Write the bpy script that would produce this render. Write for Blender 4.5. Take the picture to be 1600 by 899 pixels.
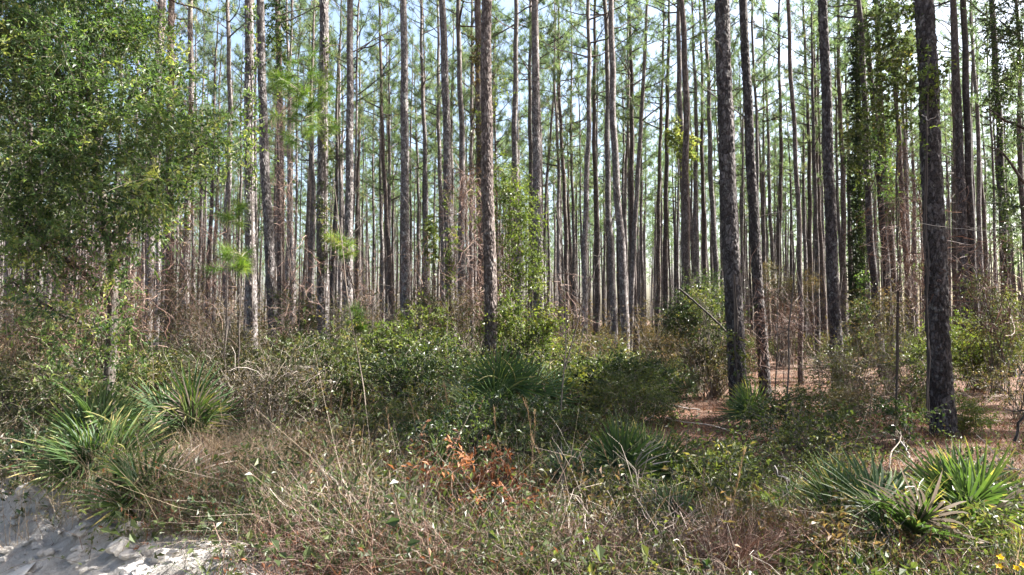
import bpy, math
import numpy as np
from mathutils import Vector
rng = np.random.default_rng(7)
for o in list(bpy.data.objects): bpy.data.objects.remove(o)
SC = bpy.context.scene
COL = SC.collection
# ------------------------------------------------------------------ camera
F_PX, CX, CY = 1080.0, 800.0, 449.5          # focal length and centre in pixels of the 1600 px wide photograph
CAM_H, PITCH = 1.8, math.radians(2.68)
cam = bpy.data.cameras.new('camera'); cam.sensor_width = 36.0; cam.lens = 36.0 * F_PX / 1600.0
cam.clip_start = 0.05; cam.clip_end = 3000
camo = bpy.data.objects.new('camera', cam); COL.objects.link(camo)
camo.location = (0, 0, CAM_H); camo.rotation_euler = (math.radians(90) + PITCH, 0, 0)
SC.camera = camo
# ------------------------------------------------------------------ sky, sun, exposure
SUN_AZ, SUN_EL = math.radians(79), math.radians(42)      # azimuth to the right of the view direction
w = bpy.data.worlds.new('World'); SC.world = w; w.use_nodes = True
nt = w.node_tree; bg = nt.nodes['Background']
sky = nt.nodes.new('ShaderNodeTexSky'); sky.sky_type = 'NISHITA'; sky.sun_disc = False
sky.sun_elevation = SUN_EL; sky.sun_rotation = SUN_AZ; sky.dust_density = 4.0; sky.air_density = 1.0; sky.ozone_density = 0.6
nt.links.new(sky.outputs[0], bg.inputs[0]); bg.inputs[1].default_value = 0.07
sun = bpy.data.lights.new('sun', 'SUN'); sun.energy = 5.0; sun.angle = math.radians(0.5); sun.color = (1.0, 0.955, 0.89)
suno = bpy.data.objects.new('sun', sun); COL.objects.link(suno)
sd = Vector((math.sin(SUN_AZ) * math.cos(SUN_EL), math.cos(SUN_AZ) * math.cos(SUN_EL), math.sin(SUN_EL)))
suno.rotation_euler = (-sd).to_track_quat('-Z', 'Y').to_euler(); suno.location = (10, 10, 30)
vs = SC.view_settings
vs.view_transform = 'Standard'; vs.look = 'None'; vs.gamma = 1.0; vs.use_curve_mapping = False; vs.exposure = 2.75
cy = SC.cycles
cy.max_bounces = 4; cy.diffuse_bounces = 2; cy.glossy_bounces = 2; cy.transmission_bounces = 3
cy.caustics_reflective = False; cy.caustics_refractive = False; cy.use_denoising = True; cy.use_light_tree = False; cy.adaptive_threshold = 0.02
SC.render.use_persistent_data = False

# ------------------------------------------------------------------ helpers
def pt(x, y, d):
    """world point seen at photo pixel (x, y), d metres in front of the camera"""
    u = (x - CX) / F_PX; v = -(y - CY) / F_PX
    yy = math.cos(PITCH) - math.sin(PITCH) * v; zz = math.sin(PITCH) + math.cos(PITCH) * v
    return np.array([u * d / yy, d, CAM_H + zz * d / yy])
def base_d(y): return 1080 * CAM_H / (y - 500.0)          # distance of level ground seen at pixel row y
def nrm(a): return a / (np.linalg.norm(a, axis=-1, keepdims=True) + 1e-9)
def rdir(n, r=None):
    return nrm((r or rng).normal(size=(n, 3)))
_K = rng.normal(size=(6, 2)); _P = rng.uniform(0, 6.28, 6)
def wav(x, y, s=1.0, seed=0):
    """smooth value in about -1..1"""
    v = 0
    for i in range(6):
        a = _K[i] * s * (0.6 + 0.35 * i)
        v = v + np.sin(x * a[0] + y * a[1] + _P[i] + seed * (1.7 + i))
    return v / 3.2
A0 = np.array([-6.0, 8.1]); NRM = np.array([.61, .7924])
def sdist(x, y): return (x - A0[0]) * NRM[0] + (y - A0[1]) * NRM[1]     # metres into the wood from the road edge
def gz(x, y):
    s = sdist(x, y) + 0.22 * wav(x, y, 1.3, 3) + 0.07 * wav(x, y, 5, 1)
    t = np.clip((s + 0.75) / 0.75, 0, 1); t = t * t * (3 - 2 * t)
    z = -0.38 + 0.38 * t + 0.10 * np.exp(-((s - 0.15) / 0.3) ** 2)
    wood = np.clip(s / 2.0, 0, 1)
    z = z + wood * (0.07 * wav(x, y, 0.55, 2) + 0.03 * wav(x, y, 2.2, 4))
    bank = np.exp(-((s + 0.25) / 0.35) ** 2)
    z = z + bank * (0.05 * wav(x, y, 7, 5) + 0.035 * wav(x, y, 17, 6) + .02 * wav(x, y, 33, 2))
    road = np.clip(-(s + .7) / .3, 0, 1)
    return z + road * 0.012 * wav(x, y, 4, 8)

class Geo:
    def __init__(s): s.V = []; s.F = []; s.R = []; s.M = []; s.n = 0
    def add(s, V, F, R=None, m=0):
        V = np.asarray(V, dtype=np.float32).reshape(-1, 3); F = np.asarray(F, dtype=np.int64)
        if len(F) == 0: return s
        s.V.append(V); s.F.append(F + s.n); s.n += len(V)
        s.R.append(np.full(len(F), .5) if R is None else np.broadcast_to(np.asarray(R, dtype=float), (len(F),)))
        s.M.append(np.full(len(F), m)); return s
    def merge(s, g, T=None, m=None):
        for V, F, R, M in zip(g.V, g.F, g.R, g.M): pass
        V = np.concatenate(g.V); V = V if T is None else T(V)
        off = s.n; s.V.append(V.astype(np.float32)); s.n += len(V)
        for F, R, M in zip(g.F, g.R, g.M): s.F.append(F + off); s.R.append(R); s.M.append(M if m is None else np.full(len(F), m))
        return s
    def mesh(s, name, mats, smooth=False):
        me = bpy.data.meshes.new(name)
        V = np.concatenate(s.V)
        me.vertices.add(len(V)); me.vertices.foreach_set('co', V.ravel())
        tot = np.concatenate([np.full(len(F), F.shape[1]) for F in s.F])
        idx = np.concatenate([F.ravel() for F in s.F])
        me.loops.add(len(idx)); me.loops.foreach_set('vertex_index', idx.astype(np.int32))
        me.polygons.add(len(tot)); st = np.concatenate([[0], np.cumsum(tot)[:-1]])
        me.polygons.foreach_set('loop_start', st.astype(np.int32)); me.polygons.foreach_set('loop_total', tot.astype(np.int32))
        me.polygons.foreach_set('material_index', np.concatenate(s.M).astype(np.int32))
        me.polygons.foreach_set('use_smooth', np.full(len(tot), smooth))
        a = me.attributes.new('rnd', 'FLOAT', 'FACE'); a.data.foreach_set('value', np.concatenate(s.R).astype(np.float32))
        for m in (mats if isinstance(mats, (list, tuple)) else [mats]): me.materials.append(m)
        me.update(calc_edges=True); return me
def link(name, me, parent=None, loc=(0, 0, 0), rz=0.0, sc=(1, 1, 1)):
    o = bpy.data.objects.new(name, me); COL.objects.link(o); o.parent = parent; _part_kind(o, name)
    o.location = [float(c) for c in loc]; o.rotation_euler = (0, 0, float(rz)); o.scale = [float(c) for c in sc]
    return o
def _part_kind(o, name):
    if name in ('limbs', 'stems', 'plume', 'twigs', 'branches'): o['kind'] = 'stuff'
def tag(o, label=None, cat=None, group=None, kind=None):
    for k, v in (('label', label), ('category', cat), ('group', group), ('kind', kind)):
        if v: o[k] = v
    return o
def thing(name, label, cat, loc, group=None, rz=0.0):
    return tag(link(name, None, None, loc, rz), label, cat, group)

def tubes(P, R, seg=4):
    """P (n,k,3) centre lines, R (n,k) radii"""
    P = np.asarray(P, float); R = np.asarray(R, float)
    if P.ndim == 2: P = P[None]; R = R[None]
    n, k, _ = P.shape
    T = nrm(np.gradient(P, axis=1)); ref = np.where(np.abs(T[:, :1, 2:]) > .9, [[[1., 0, 0]]], [[[0, 0, 1.]]])
    A = nrm(np.cross(T, np.broadcast_to(ref, T.shape))); B = np.cross(T, A)
    th = np.arange(seg) / seg * 2 * np.pi
    V = P[:, :, None] + R[:, :, None, None] * (A[:, :, None] * np.cos(th)[:, None] + B[:, :, None] * np.sin(th)[:, None])
    i = np.arange(n)[:, None, None] * k * seg; j = np.arange(k - 1)[None, :, None] * seg; q = np.arange(seg)[None, None, :]; q2 = (q + 1) % seg
    F = np.stack([i + j + q, i + j + q2, i + j + seg + q2, i + j + seg + q], -1).reshape(-1, 4)
    return V.reshape(-1, 3), F
def ribbons(P, W, side):
    """P (n,k,3), W (n,k) widths, side (n,3)"""
    n, k, _ = P.shape
    off = .5 * W[..., None] * side[:, None]
    V = np.stack([P - off, P + off], 2)
    i = np.arange(n)[:, None] * 2 * k; j = np.arange(k - 1)[None] * 2
    F = np.stack([i + j, i + j + 1, i + j + 3, i + j + 2], -1).reshape(-1, 4)
    return V.reshape(-1, 3), F
def leaves(pos, d, up, L, W, fold=.25):
    d = nrm(d); side = nrm(np.cross(d, up)); n = np.cross(side, d)
    L = np.broadcast_to(L, (len(pos),))[:, None]; W = np.broadcast_to(W, (len(pos),))[:, None]
    a = pos; b = pos + d * L * .45 + side * W * .5 + n * W * fold; c = pos + d * L - n * L * .10; e = pos + d * L * .45 - side * W * .5 + n * W * fold
    V = np.stack([a, b, c, e], 1).reshape(-1, 3); i = np.arange(len(pos))[:, None] * 4
    F = np.concatenate([i + [0, 1, 2], i + [0, 2, 3]], 1).reshape(-1, 3)
    return V, F
def sprigs(g, base, dirs, length, nl, leafL, leafW, r, ml=0, ms=1, droop=.25, stemw=.006, rbase=None, spread=.3):
    """leafy shoots: nl leaves along each bent stem"""
    n = len(base); length = np.broadcast_to(length, (n,))
    bend = r.normal(size=(n, 3)) * .25; bend[:, 2] -= droop
    t = np.linspace(0, 1, 4)[None, :, None]
    P = base[:, None] + dirs[:, None] * length[:, None, None] * t + bend[:, None] * length[:, None, None] * t * t
    V, F = ribbons(P, stemw * np.linspace(1, .4, 4)[None].repeat(n, 0), rdir(n, r)); g.add(V, F, .5, ms)
    tl = (np.arange(nl) + r.uniform(.1, .9, (n, nl))) / nl * .85 + .15
    pos = base[:, None] + dirs[:, None] * (length[:, None] * tl)[..., None] + bend[:, None] * (length[:, None] * tl * tl)[..., None]
    ld = dirs[:, None] * .55 + r.normal(size=(n, nl, 3)) * .75; ld[..., 2] -= .1
    sc = r.uniform(.65, 1.2, (n, nl))
    up = r.normal(size=(n, nl, 3)) * .65 + np.array([0, 0, 1.])
    V, F = leaves(pos.reshape(-1, 3), ld.reshape(-1, 3), up.reshape(-1, 3), (leafL * sc).ravel(), (leafW * sc).ravel())
    rb = r.uniform(.15, .85, n) if rbase is None else rbase
    R = np.clip(rb[:, None] + r.normal(size=(n, nl)) * spread * .5, 0, 1).ravel().repeat(2)
    g.add(V, F, R, ml)
def curves(n, start, dirs, length, k, wig, r, grav=0.0):
    """n random walk lines (n,k,3)"""
    step = np.broadcast_to(length, (n,)) / (k - 1)
    d = dirs.copy(); P = [start]
    for i in range(k - 1):
        d = nrm(d + r.normal(size=(n, 3)) * wig + np.array([0, 0, -grav])); P.append(P[-1] + d * step[:, None])
    return np.stack(P, 1)

# ------------------------------------------------------------------ materials
def new_mat(name):
    m = bpy.data.materials.new(name); m.use_nodes = True; t = m.node_tree; t.nodes.clear()
    return m, t, (lambda ty, **k: _node(t, ty, k))
def _node(t, ty, k):
    n = t.nodes.new('ShaderNode' + ty)
    for a, b in k.items(): setattr(n, a, b)
    return n
def ramp(t, fac, stops):
    n = t.nodes.new('ShaderNodeValToRGB'); e = n.color_ramp.elements
    while len(e) < len(stops): e.new(.5)
    for q, (p, c) in zip(e, stops): q.position = p; q.color = (*c, 1)
    t.links.new(fac, n.inputs[0]); return n.outputs[0]
REFL = {'oak_leaf': 1.0, 'palmetto_blade': .95, 'dry_grass': .85, 'pine_needle': .72, 'yellow_leaf': .75, 'young_pine_needle': .7, 'yellow_petal': .9, 'pine_straw': .8}   # pigment strength by kind of leaf
def leaf_mat(name, stops, trans=.35, rough=.5, tint=(1.15, 1.2, .45), spec=.3, objvar=.12):
    stops = [(p, tuple(v * REFL.get(name, .76) for v in c)) for p, c in stops]
    m, t, N = new_mat(name); L = t.links.new
    at = N('Attribute', attribute_name='rnd'); oi = N('ObjectInfo')
    a = N('Math', operation='MULTIPLY_ADD'); L(oi.outputs['Random'], a.inputs[0]); a.inputs[1].default_value = objvar * 2; a.inputs[2].default_value = -objvar
    b = N('Math', operation='ADD', use_clamp=True); L(a.outputs[0], b.inputs[0]); L(at.outputs['Fac'], b.inputs[1])
    c = ramp(t, b.outputs[0], stops)
    p = N('BsdfPrincipled'); L(c, p.inputs['Base Color']); p.inputs['Roughness'].default_value = rough; p.inputs['Specular IOR Level'].default_value = spec
    out = N('OutputMaterial')
    if trans > 0:
        tr = N('BsdfTranslucent'); mu = N('Mix', data_type='RGBA', blend_type='MULTIPLY'); mu.inputs[0].default_value = 1
        L(c, mu.inputs[6]); mu.inputs[7].default_value = (*tint, 1); L(mu.outputs[2], tr.inputs[0])
        mx = N('MixShader'); mx.inputs[0].default_value = trans; L(p.outputs[0], mx.inputs[1]); L(tr.outputs[0], mx.inputs[2]); L(mx.outputs[0], out.inputs[0])
    else: L(p.outputs[0], out.inputs[0])
    return m
GT = (1.65, 1.7, .65)
M_OAK = leaf_mat('oak_leaf', [(0, (.022, .044, .019)), (.4, (.06, .10, .036)), (.75, (.125, .165, .055)), (1, (.25, .25, .085))], .45, .42, (1.45, 1.6, .65))
M_BRIGHT = leaf_mat('bright_leaf', [(0, (.045, .07, .02)), (.5, (.10, .14, .04)), (.85, (.16, .195, .06)), (1, (.23, .22, .07))], .42, .4, GT)
M_DARK = leaf_mat('dark_leaf', [(0, (.02, .038, .018)), (.6, (.042, .068, .032)), (1, (.10, .13, .055))], .35, .36, GT)
M_MID = leaf_mat('mid_leaf', [(0, (.034, .05, .022)), (.5, (.075, .10, .042)), (.85, (.13, .15, .06)), (1, (.20, .17, .08))], .4, .4, GT)
M_OLIVE = leaf_mat('olive_leaf', [(0, (.04, .042, .02)), (.4, (.08, .082, .036)), (.7, (.13, .10, .055)), (1, (.20, .13, .08))], .38, .5, (1.4, 1.4, .7))
M_YELLOW = leaf_mat('yellow_leaf', [(0, (.12, .17, .05)), (.6, (.26, .28, .09)), (1, (.42, .36, .12))], .5, .45, (1.3, 1.35, .8))
M_RUST = leaf_mat('rust_leaf', [(0, (.08, .03, .016)), (.5, (.22, .09, .042)), (1, (.38, .18, .09))], .35, .6, (1.3, 1.1, .8))
M_NEEDLE = leaf_mat('pine_needle', [(0, (.075, .115, .06)), (.5, (.13, .185, .09)), (.85, (.21, .26, .12)), (1, (.30, .26, .14))], .58, .5, (1.4, 1.5, 1.0), objvar=.18)
M_NEEDLE2 = leaf_mat('young_pine_needle', [(0, (.07, .14, .03)), (.6, (.14, .22, .05)), (1, (.26, .26, .08))], .45, .45, GT)
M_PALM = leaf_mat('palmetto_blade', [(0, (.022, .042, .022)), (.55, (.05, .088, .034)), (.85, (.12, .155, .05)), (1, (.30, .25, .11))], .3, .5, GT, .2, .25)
M_PALMDEAD = leaf_mat('palmetto_dead', [(0, (.16, .12, .09)), (.6, (.30, .25, .20)), (1, (.42, .37, .32))], .2, .6, (1, 1, 1))
M_PETIOLE = leaf_mat('petiole', [(0, (.10, .12, .04)), (1, (.20, .19, .07))], 0, .5)
M_TAN = leaf_mat('dry_grass', [(0, (.15, .10, .06)), (.5, (.29, .215, .14)), (1, (.46, .37, .26))], .3, .6, (1.1, 1.05, .9))
M_WEED = leaf_mat('dead_weed', [(0, (.04, .02, .015)), (.5, (.125, .066, .048)), (1, (.33, .225, .18))], .15, .7, (1.1, 1, .9))
M_STRAW = leaf_mat('pine_straw', [(0, (.08, .032, .016)), (.5, (.20, .08, .034)), (1, (.36, .175, .085))], .15, .7, (1.1, 1, .9))
M_TWIG = leaf_mat('twig', [(0, (.10, .08, .06)), (.5, (.19, .155, .125)), (1, (.36, .32, .28))], 0, .8)
M_LIMB = leaf_mat('pine_limb', [(0, (.05, .04, .034)), (1, (.11, .09, .08))], 0, .85)
M_PALETWIG = leaf_mat('pale_twig', [(0, (.32, .28, .24)), (1, (.52, .48, .43))], 0, .8)
M_PLUME = leaf_mat('seed_plume', [(0, (.24, .155, .09)), (1, (.46, .34, .22))], .35, .7, (1.1, 1, .8))
M_GREENGRASS = leaf_mat('green_grass', [(0, (.06, .10, .025)), (.6, (.13, .19, .04)), (1, (.28, .27, .09))], .4, .45, GT)
M_FLOWER = leaf_mat('yellow_petal', [(0, (.75, .50, .02)), (1, (.85, .62, .04))], .3, .5, (1, .9, .3))

def bark_mat(name, cols, lichen=.5, scale=20.0, bump=.7):
    cols = [tuple(v * .66 for v in c) for c in cols]
    m, t, N = new_mat(name); L = t.links.new
    tc = N('TexCoord'); oi = N('ObjectInfo')
    off = N('VectorMath', operation='SCALE'); off.inputs[0].default_value = (37, 91, 53); L(oi.outputs['Random'], off.inputs['Scale'])
    ad = N('VectorMath', operation='ADD'); L(tc.outputs['Object'], ad.inputs[0]); L(off.outputs[0], ad.inputs[1])
    nz = N('TexNoise'); nz.inputs['Scale'].default_value = 5; nz.inputs['Detail'].default_value = 3; L(ad.outputs[0], nz.inputs['Vector'])
    sb = N('VectorMath', operation='SCALE'); sb.inputs['Scale'].default_value = .16; L(nz.outputs['Color'], sb.inputs[0])
    a2 = N('VectorMath', operation='ADD'); L(ad.outputs[0], a2.inputs[0]); L(sb.outputs[0], a2.inputs[1])
    mp = N('Mapping'); mp.inputs['Scale'].default_value = (1, 1, .36); L(a2.outputs[0], mp.inputs['Vector'])
    ve = N('TexVoronoi', feature='DISTANCE_TO_EDGE'); ve.inputs['Scale'].default_value = scale; L(mp.outputs[0], ve.inputs['Vector'])
    vc = N('TexVoronoi', feature='F1'); vc.inputs['Scale'].default_value = scale; L(mp.outputs[0], vc.inputs['Vector'])
    fine = N('TexNoise'); fine.inputs['Scale'].default_value = 60; fine.inputs['Detail'].default_value = 4; L(ad.outputs[0], fine.inputs['Vector'])
    sep = N('SeparateColor'); L(vc.outputs['Color'], sep.inputs[0])
    mixf = N('Math', operation='MULTIPLY_ADD'); L(fine.outputs[0], mixf.inputs[0]); mixf.inputs[1].default_value = .7
    h = N('Math', operation='MULTIPLY'); L(sep.outputs[0], h.inputs[0]); h.inputs[1].default_value = .45; L(h.outputs[0], mixf.inputs[2])
    plate = ramp(t, mixf.outputs[0], [(.15, cols[0]), (.5, cols[1]), (.85, cols[2])])
    ln = N('TexNoise'); ln.inputs['Scale'].default_value = 7; ln.inputs['Detail'].default_value = 6; ln.inputs['Roughness'].default_value = .7; L(ad.outputs[0], ln.inputs['Vector'])
    lf = ramp(t, ln.outputs[0], [(.62 - .12 * lichen, (0, 0, 0)), (.74 - .12 * lichen, (lichen, lichen, lichen))])
    ml = N('Mix', data_type='RGBA'); L(lf, ml.inputs[0]); L(plate, ml.inputs[6]); ml.inputs[7].default_value = (.36, .365, .345, 1)
    fis = ramp(t, ve.outputs['Distance'], [(.0, (.34, .31, .29)), (.16, (.85, .85, .85)), (.3, (1, 1, 1))])
    mu = N('Mix', data_type='RGBA', blend_type='MULTIPLY'); mu.inputs[0].default_value = 1; L(ml.outputs[2], mu.inputs[6]); L(fis, mu.inputs[7])
    # whole tree a little lighter or darker than its neighbour
    hv = N('HueSaturation'); hm = N('Math', operation='MULTIPLY_ADD'); L(oi.outputs['Random'], hm.inputs[0]); hm.inputs[1].default_value = .5; hm.inputs[2].default_value = .75
    L(hm.outputs[0], hv.inputs['Value'])
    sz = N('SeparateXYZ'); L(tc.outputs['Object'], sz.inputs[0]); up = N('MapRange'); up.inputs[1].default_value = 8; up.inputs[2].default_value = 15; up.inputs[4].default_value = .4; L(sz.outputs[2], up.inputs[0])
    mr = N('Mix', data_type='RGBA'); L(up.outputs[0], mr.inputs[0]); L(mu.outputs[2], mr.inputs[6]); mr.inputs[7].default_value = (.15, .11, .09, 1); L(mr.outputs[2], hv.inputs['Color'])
    p = N('BsdfPrincipled'); p.inputs['Roughness'].default_value = .85; p.inputs['Specular IOR Level'].default_value = .25; L(hv.outputs[0], p.inputs['Base Color'])
    hh = N('Math', operation='MINIMUM'); L(ve.outputs['Distance'], hh.inputs[0]); hh.inputs[1].default_value = .14
    h2 = N('Math', operation='MULTIPLY_ADD'); L(fine.outputs[0], h2.inputs[0]); h2.inputs[1].default_value = .06; L(hh.outputs[0], h2.inputs[2])
    bp = N('Bump'); bp.inputs['Strength'].default_value = bump; bp.inputs['Distance'].default_value = .022; L(h2.outputs[0], bp.inputs['Height']); L(bp.outputs[0], p.inputs['Normal'])
    o = N('OutputMaterial'); L(p.outputs[0], o.inputs[0]); return m
M_BARK = bark_mat('pine_bark_grey', [(.07, .058, .055), (.165, .143, .14), (.36, .33, .327)], .75)
M_BARKRED = bark_mat('pine_bark_brown', [(.055, .040, .036), (.12, .093, .083), (.24, .20, .185)], .4)
M_BARKDARK = bark_mat('pine_bark_dark', [(.028, .023, .022), (.065, .054, .053), (.19, .17, .168)], .45)
M_BARKFAR = bark_mat('pine_bark_far', [(.08, .068, .063), (.175, .152, .145), (.32, .29, .278)], .6, 12, .4)
M_OAKBARK = bark_mat('oak_bark', [(.045, .036, .03), (.09, .075, .062), (.17, .15, .135)], .4, 22)

def ground_mat():
    m, t, N = new_mat('forest_floor'); L = t.links.new
    tc = N('TexCoord')
    def noise(s, d=5, r=.6):
        n = N('TexNoise'); n.inputs['Scale'].default_value = s; n.inputs['Detail'].default_value = d; n.inputs['Roughness'].default_value = r
        L(tc.outputs['Object'], n.inputs['Vector']); return n.outputs[0]
    c1 = ramp(t, noise(45, 6, .75), [(.3, (.03, .015, .009)), (.5, (.085, .039, .021)), (.62, (.155, .075, .042)), (.75, (.24, .135, .082))])
    c2 = ramp(t, noise(30, 6, .7), [(.3, (.04, .026, .018)), (.55, (.10, .06, .038)), (.75, (.19, .12, .075))])
    f = ramp(t, noise(.6, 3, .5), [(.45, (0, 0, 0)), (.62, (1, 1, 1))])
    mx = N('Mix', data_type='RGBA'); L(f, mx.inputs[0]); L(c1, mx.inputs[6]); L(c2, mx.inputs[7])
    p = N('BsdfPrincipled'); p.inputs['Roughness'].default_value = .95; L(mx.outputs[2], p.inputs['Base Color'])
    bp = N('Bump'); bp.inputs['Strength'].default_value = .8; bp.inputs['Distance'].default_value = .03; L(noise(60, 5), bp.inputs['Height']); L(bp.outputs[0], p.inputs['Normal'])
    o = N('OutputMaterial'); L(p.outputs[0], o.inputs[0]); return m
def sand_mat(name, stops, sc=6, bump=.5):
    m, t, N = new_mat(name); L = t.links.new; tc = N('TexCoord')
    n1 = N('TexNoise'); n1.inputs['Scale'].default_value = sc; n1.inputs['Detail'].default_value = 8; n1.inputs['Roughness'].default_value = .7; L(tc.outputs['Object'], n1.inputs['Vector'])
    c = ramp(t, n1.outputs[0], stops)
    n2 = N('TexNoise'); n2.inputs['Scale'].default_value = sc * 7; n2.inputs['Detail'].default_value = 6; n2.inputs['Roughness'].default_value = .7; L(tc.outputs['Object'], n2.inputs['Vector'])
    p = N('BsdfPrincipled'); p.inputs['Roughness'].default_value = .95; p.inputs['Specular IOR Level'].default_value = .15; L(c, p.inputs['Base Color'])
    bp = N('Bump'); bp.inputs['Strength'].default_value = bump; bp.inputs['Distance'].default_value = .04; L(n2.outputs[0], bp.inputs['Height']); L(bp.outputs[0], p.inputs['Normal'])
    o = N('OutputMaterial'); L(p.outputs[0], o.inputs[0]); return m
M_GROUND = ground_mat()
M_SAND = sand_mat('road_sand', [(.3, (.32, .30, .27)), (.5, (.45, .425, .39)), (.7, (.55, .525, .49))])
M_BANK = sand_mat('bank_soil', [(.3, (.28, .255, .23)), (.48, (.40, .375, .345)), (.66, (.52, .495, .465))], 8, 1.2)

M_CLOD = sand_mat('clod_soil', [(.3, (.30, .275, .25)), (.5, (.40, .375, .345)), (.7, (.50, .475, .45))], 2.5, .6)
# ------------------------------------------------------------------ ground, bank, road
def grid(name, xs, ys, zf, mat, keep=None):
    X, Y = np.meshgrid(xs, ys); Z = zf(X, Y); V = np.stack([X, Y, Z], -1).reshape(-1, 3); nx = len(xs)
    i, j = np.meshgrid(np.arange(nx - 1), np.arange(len(ys) - 1)); q = (j * nx + i).ravel()
    F = np.stack([q, q + 1, q + nx + 1, q + nx], 1)
    if keep is not None:
        c = V[F].mean(1); F = F[keep(c[:, 0], c[:, 1])]
        u, inv = np.unique(F, return_inverse=True); V = V[u]; F = inv.reshape(-1, 4)
    g = Geo(); g.add(V, F); return link(name, g.mesh(name, mat, True))
ax = np.unique(np.concatenate([np.linspace(-1200, -40, 14), np.linspace(-40, 40, 161), np.linspace(40, 1200, 14)]))
ay = np.unique(np.concatenate([np.linspace(-60, -2, 12), np.linspace(-2, 40, 106), np.linspace(40, 120, 33), np.linspace(120, 2000, 16)]))
tag(grid('ground', ax, ay, lambda x, y: gz(x, y) - .05 * (sdist(x, y) < .35), M_GROUND), kind='structure')
nx = np.linspace(-9.5, 3.0, 240); ny = np.linspace(2.2, 12.5, 210)
bank = tag(grid('bank', nx, ny, lambda x, y: gz(x, y) + .004, M_BANK, lambda x, y: (sdist(x, y) > -.95) & (sdist(x, y) < .38 + .15 * wav(x, y, 2.5, 9))), kind='structure')
tag(grid('road', np.linspace(-40, 40, 260), np.linspace(-30, 40, 240), lambda x, y: gz(x, y) + .002, M_SAND, lambda x, y: (sdist(x, y) < -.75) & (sdist(x, y) > -7)), kind='structure')
# clods on the bank: lumps of pale soil pushed up by the grader
def clod_mesh(i):
    r = np.random.default_rng(100 + i); import bmesh
    bm = bmesh.new(); bmesh.ops.create_icosphere(bm, subdivisions=2, radius=1)
    k = r.normal(size=(5, 3)) * 1.6; ph = r.uniform(0, 6, 5)
    for v in bm.verts:
        p = np.array(v.co); s = 1 + .16 * sum(math.sin(float(p @ k[j]) * (1 + .5 * j) + ph[j]) for j in range(5)) / 1.6
        v.co = v.co * float(s)
    me = bpy.data.meshes.new('clod'); bm.to_mesh(me); bm.free(); me.materials.append(M_CLOD); return me
CL = [clod_mesh(i) for i in range(6)]
for i in range(430):
    u = rng.uniform(-2.6, 5.6); s = rng.normal(-.22, .24) if i < 330 else rng.normal(-.9, .35)
    p = A0 + np.array([.7924, -.61]) * u + NRM * s
    if p[1] < 3.2: continue
    r = float(np.clip(rng.lognormal(-3.45, .5), .014, .09))
    c = link('clod', CL[i % 6], bank, (p[0], p[1], gz(p[0], p[1]) + r * .25), rng.uniform(0, 6.3), (r * rng.uniform(.9, 1.5), r * rng.uniform(.8, 1.2), r * rng.uniform(.5, .8)))

# ------------------------------------------------------------------ pines
def plate_map(seed, nt_=72, nz=620, zlen=9.0, circ=.85):
    r = np.random.default_rng(seed)
    cells = 1900; cu = r.uniform(0, circ, cells); cz = r.uniform(0, zlen, cells)
    uu = np.arange(nt_) / nt_ * circ; zz = np.linspace(0, zlen, nz); out = np.zeros((nz, nt_))
    for a in range(nz):
        sel = np.where(np.abs(cz - zz[a]) < .3)[0]
        du = np.abs(uu[:, None] - cu[sel][None]); du = np.minimum(du, circ - du); dz = (zz[a] - cz[sel])[None] * .38
        D = np.sort(np.hypot(du, dz), axis=1); out[a] = D[:, 1] - D[:, 0]
    return np.clip(out / .022, 0, 1)
PM = [plate_map(1), plate_map(2)]
def trunk_geo(H, D, lean, seg, zs, r, rough=0.0, wob=.03, pm=None, bark=.012):
    zs = np.asarray(zs); t = zs / H
    rad = D * .5 * np.clip(1 - t, 0.0, 1) ** .62 * (1 + .30 * np.exp(-zs / .28)) * 1.03 + .006
    ph = r.uniform(0, 6.28, 4); fr = r.uniform(.35, .8, 2)
    ax_ = np.stack([lean[0] * zs + wob * np.sin(fr[0] * zs + ph[0]) + .35 * wob * np.sin(2.3 * zs + ph[2]) - wob * math.sin(ph[0]) - .35 * wob * math.sin(ph[2]),
                    lean[1] * zs + wob * np.sin(fr[1] * zs + ph[1]) - wob * math.sin(ph[1]), zs - .12], -1)
    th = np.arange(seg) / seg * 2 * np.pi
    R = rad[:, None] * (1 + .05 * np.sin(2 * th + ph[3])[None])
    if pm is not None:
        n, k = pm.shape; R = R + bark * (np.roll(pm, (r.integers(n), r.integers(k)), (0, 1))[:len(zs), :seg] - .7)
    else: R = R * (1 + rough * r.normal(size=R.shape))
    V = np.stack([ax_[:, None, 0] + R * np.cos(th), ax_[:, None, 1] + R * np.sin(th), np.broadcast_to(ax_[:, None, 2], R.shape)], -1)
    j = np.arange(len(zs) - 1)[:, None] * seg; q = np.arange(seg)[None]; q2 = (q + 1) % seg
    F = np.stack([j + q, j + q2, j + seg + q2, j + seg + q], -1).reshape(-1, 4)
    return V.reshape(-1, 3), F, ax_, rad
def tuft_needles(g, pos, axis, r, n, L, W, m=0, rb=None):
    k = len(pos)
    d = nrm(axis[:, None] * .75 + rdir(k * n, r).reshape(k, n, 3) + np.array([0, 0, -.12]))
    p = pos[:, None] + d * .01 + axis[:, None] * r.uniform(-.10, .06, (k, n))[..., None]
    s = nrm(np.cross(d, rdir(k * n, r).reshape(k, n, 3)))
    l = (L * r.uniform(.7, 1.15, (k, n)))[..., None]
    V = np.stack([p - s * W * .5, p + s * W * .5, p + d * l], 2).reshape(-1, 3)
    F = np.arange(k * n * 3).reshape(-1, 3)
    rb = r.uniform(.1, .8, k) if rb is None else rb
    g.add(V, F, np.clip(rb[:, None] + r.normal(size=(k, n)) * .15, 0, 1).ravel(), m)
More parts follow.
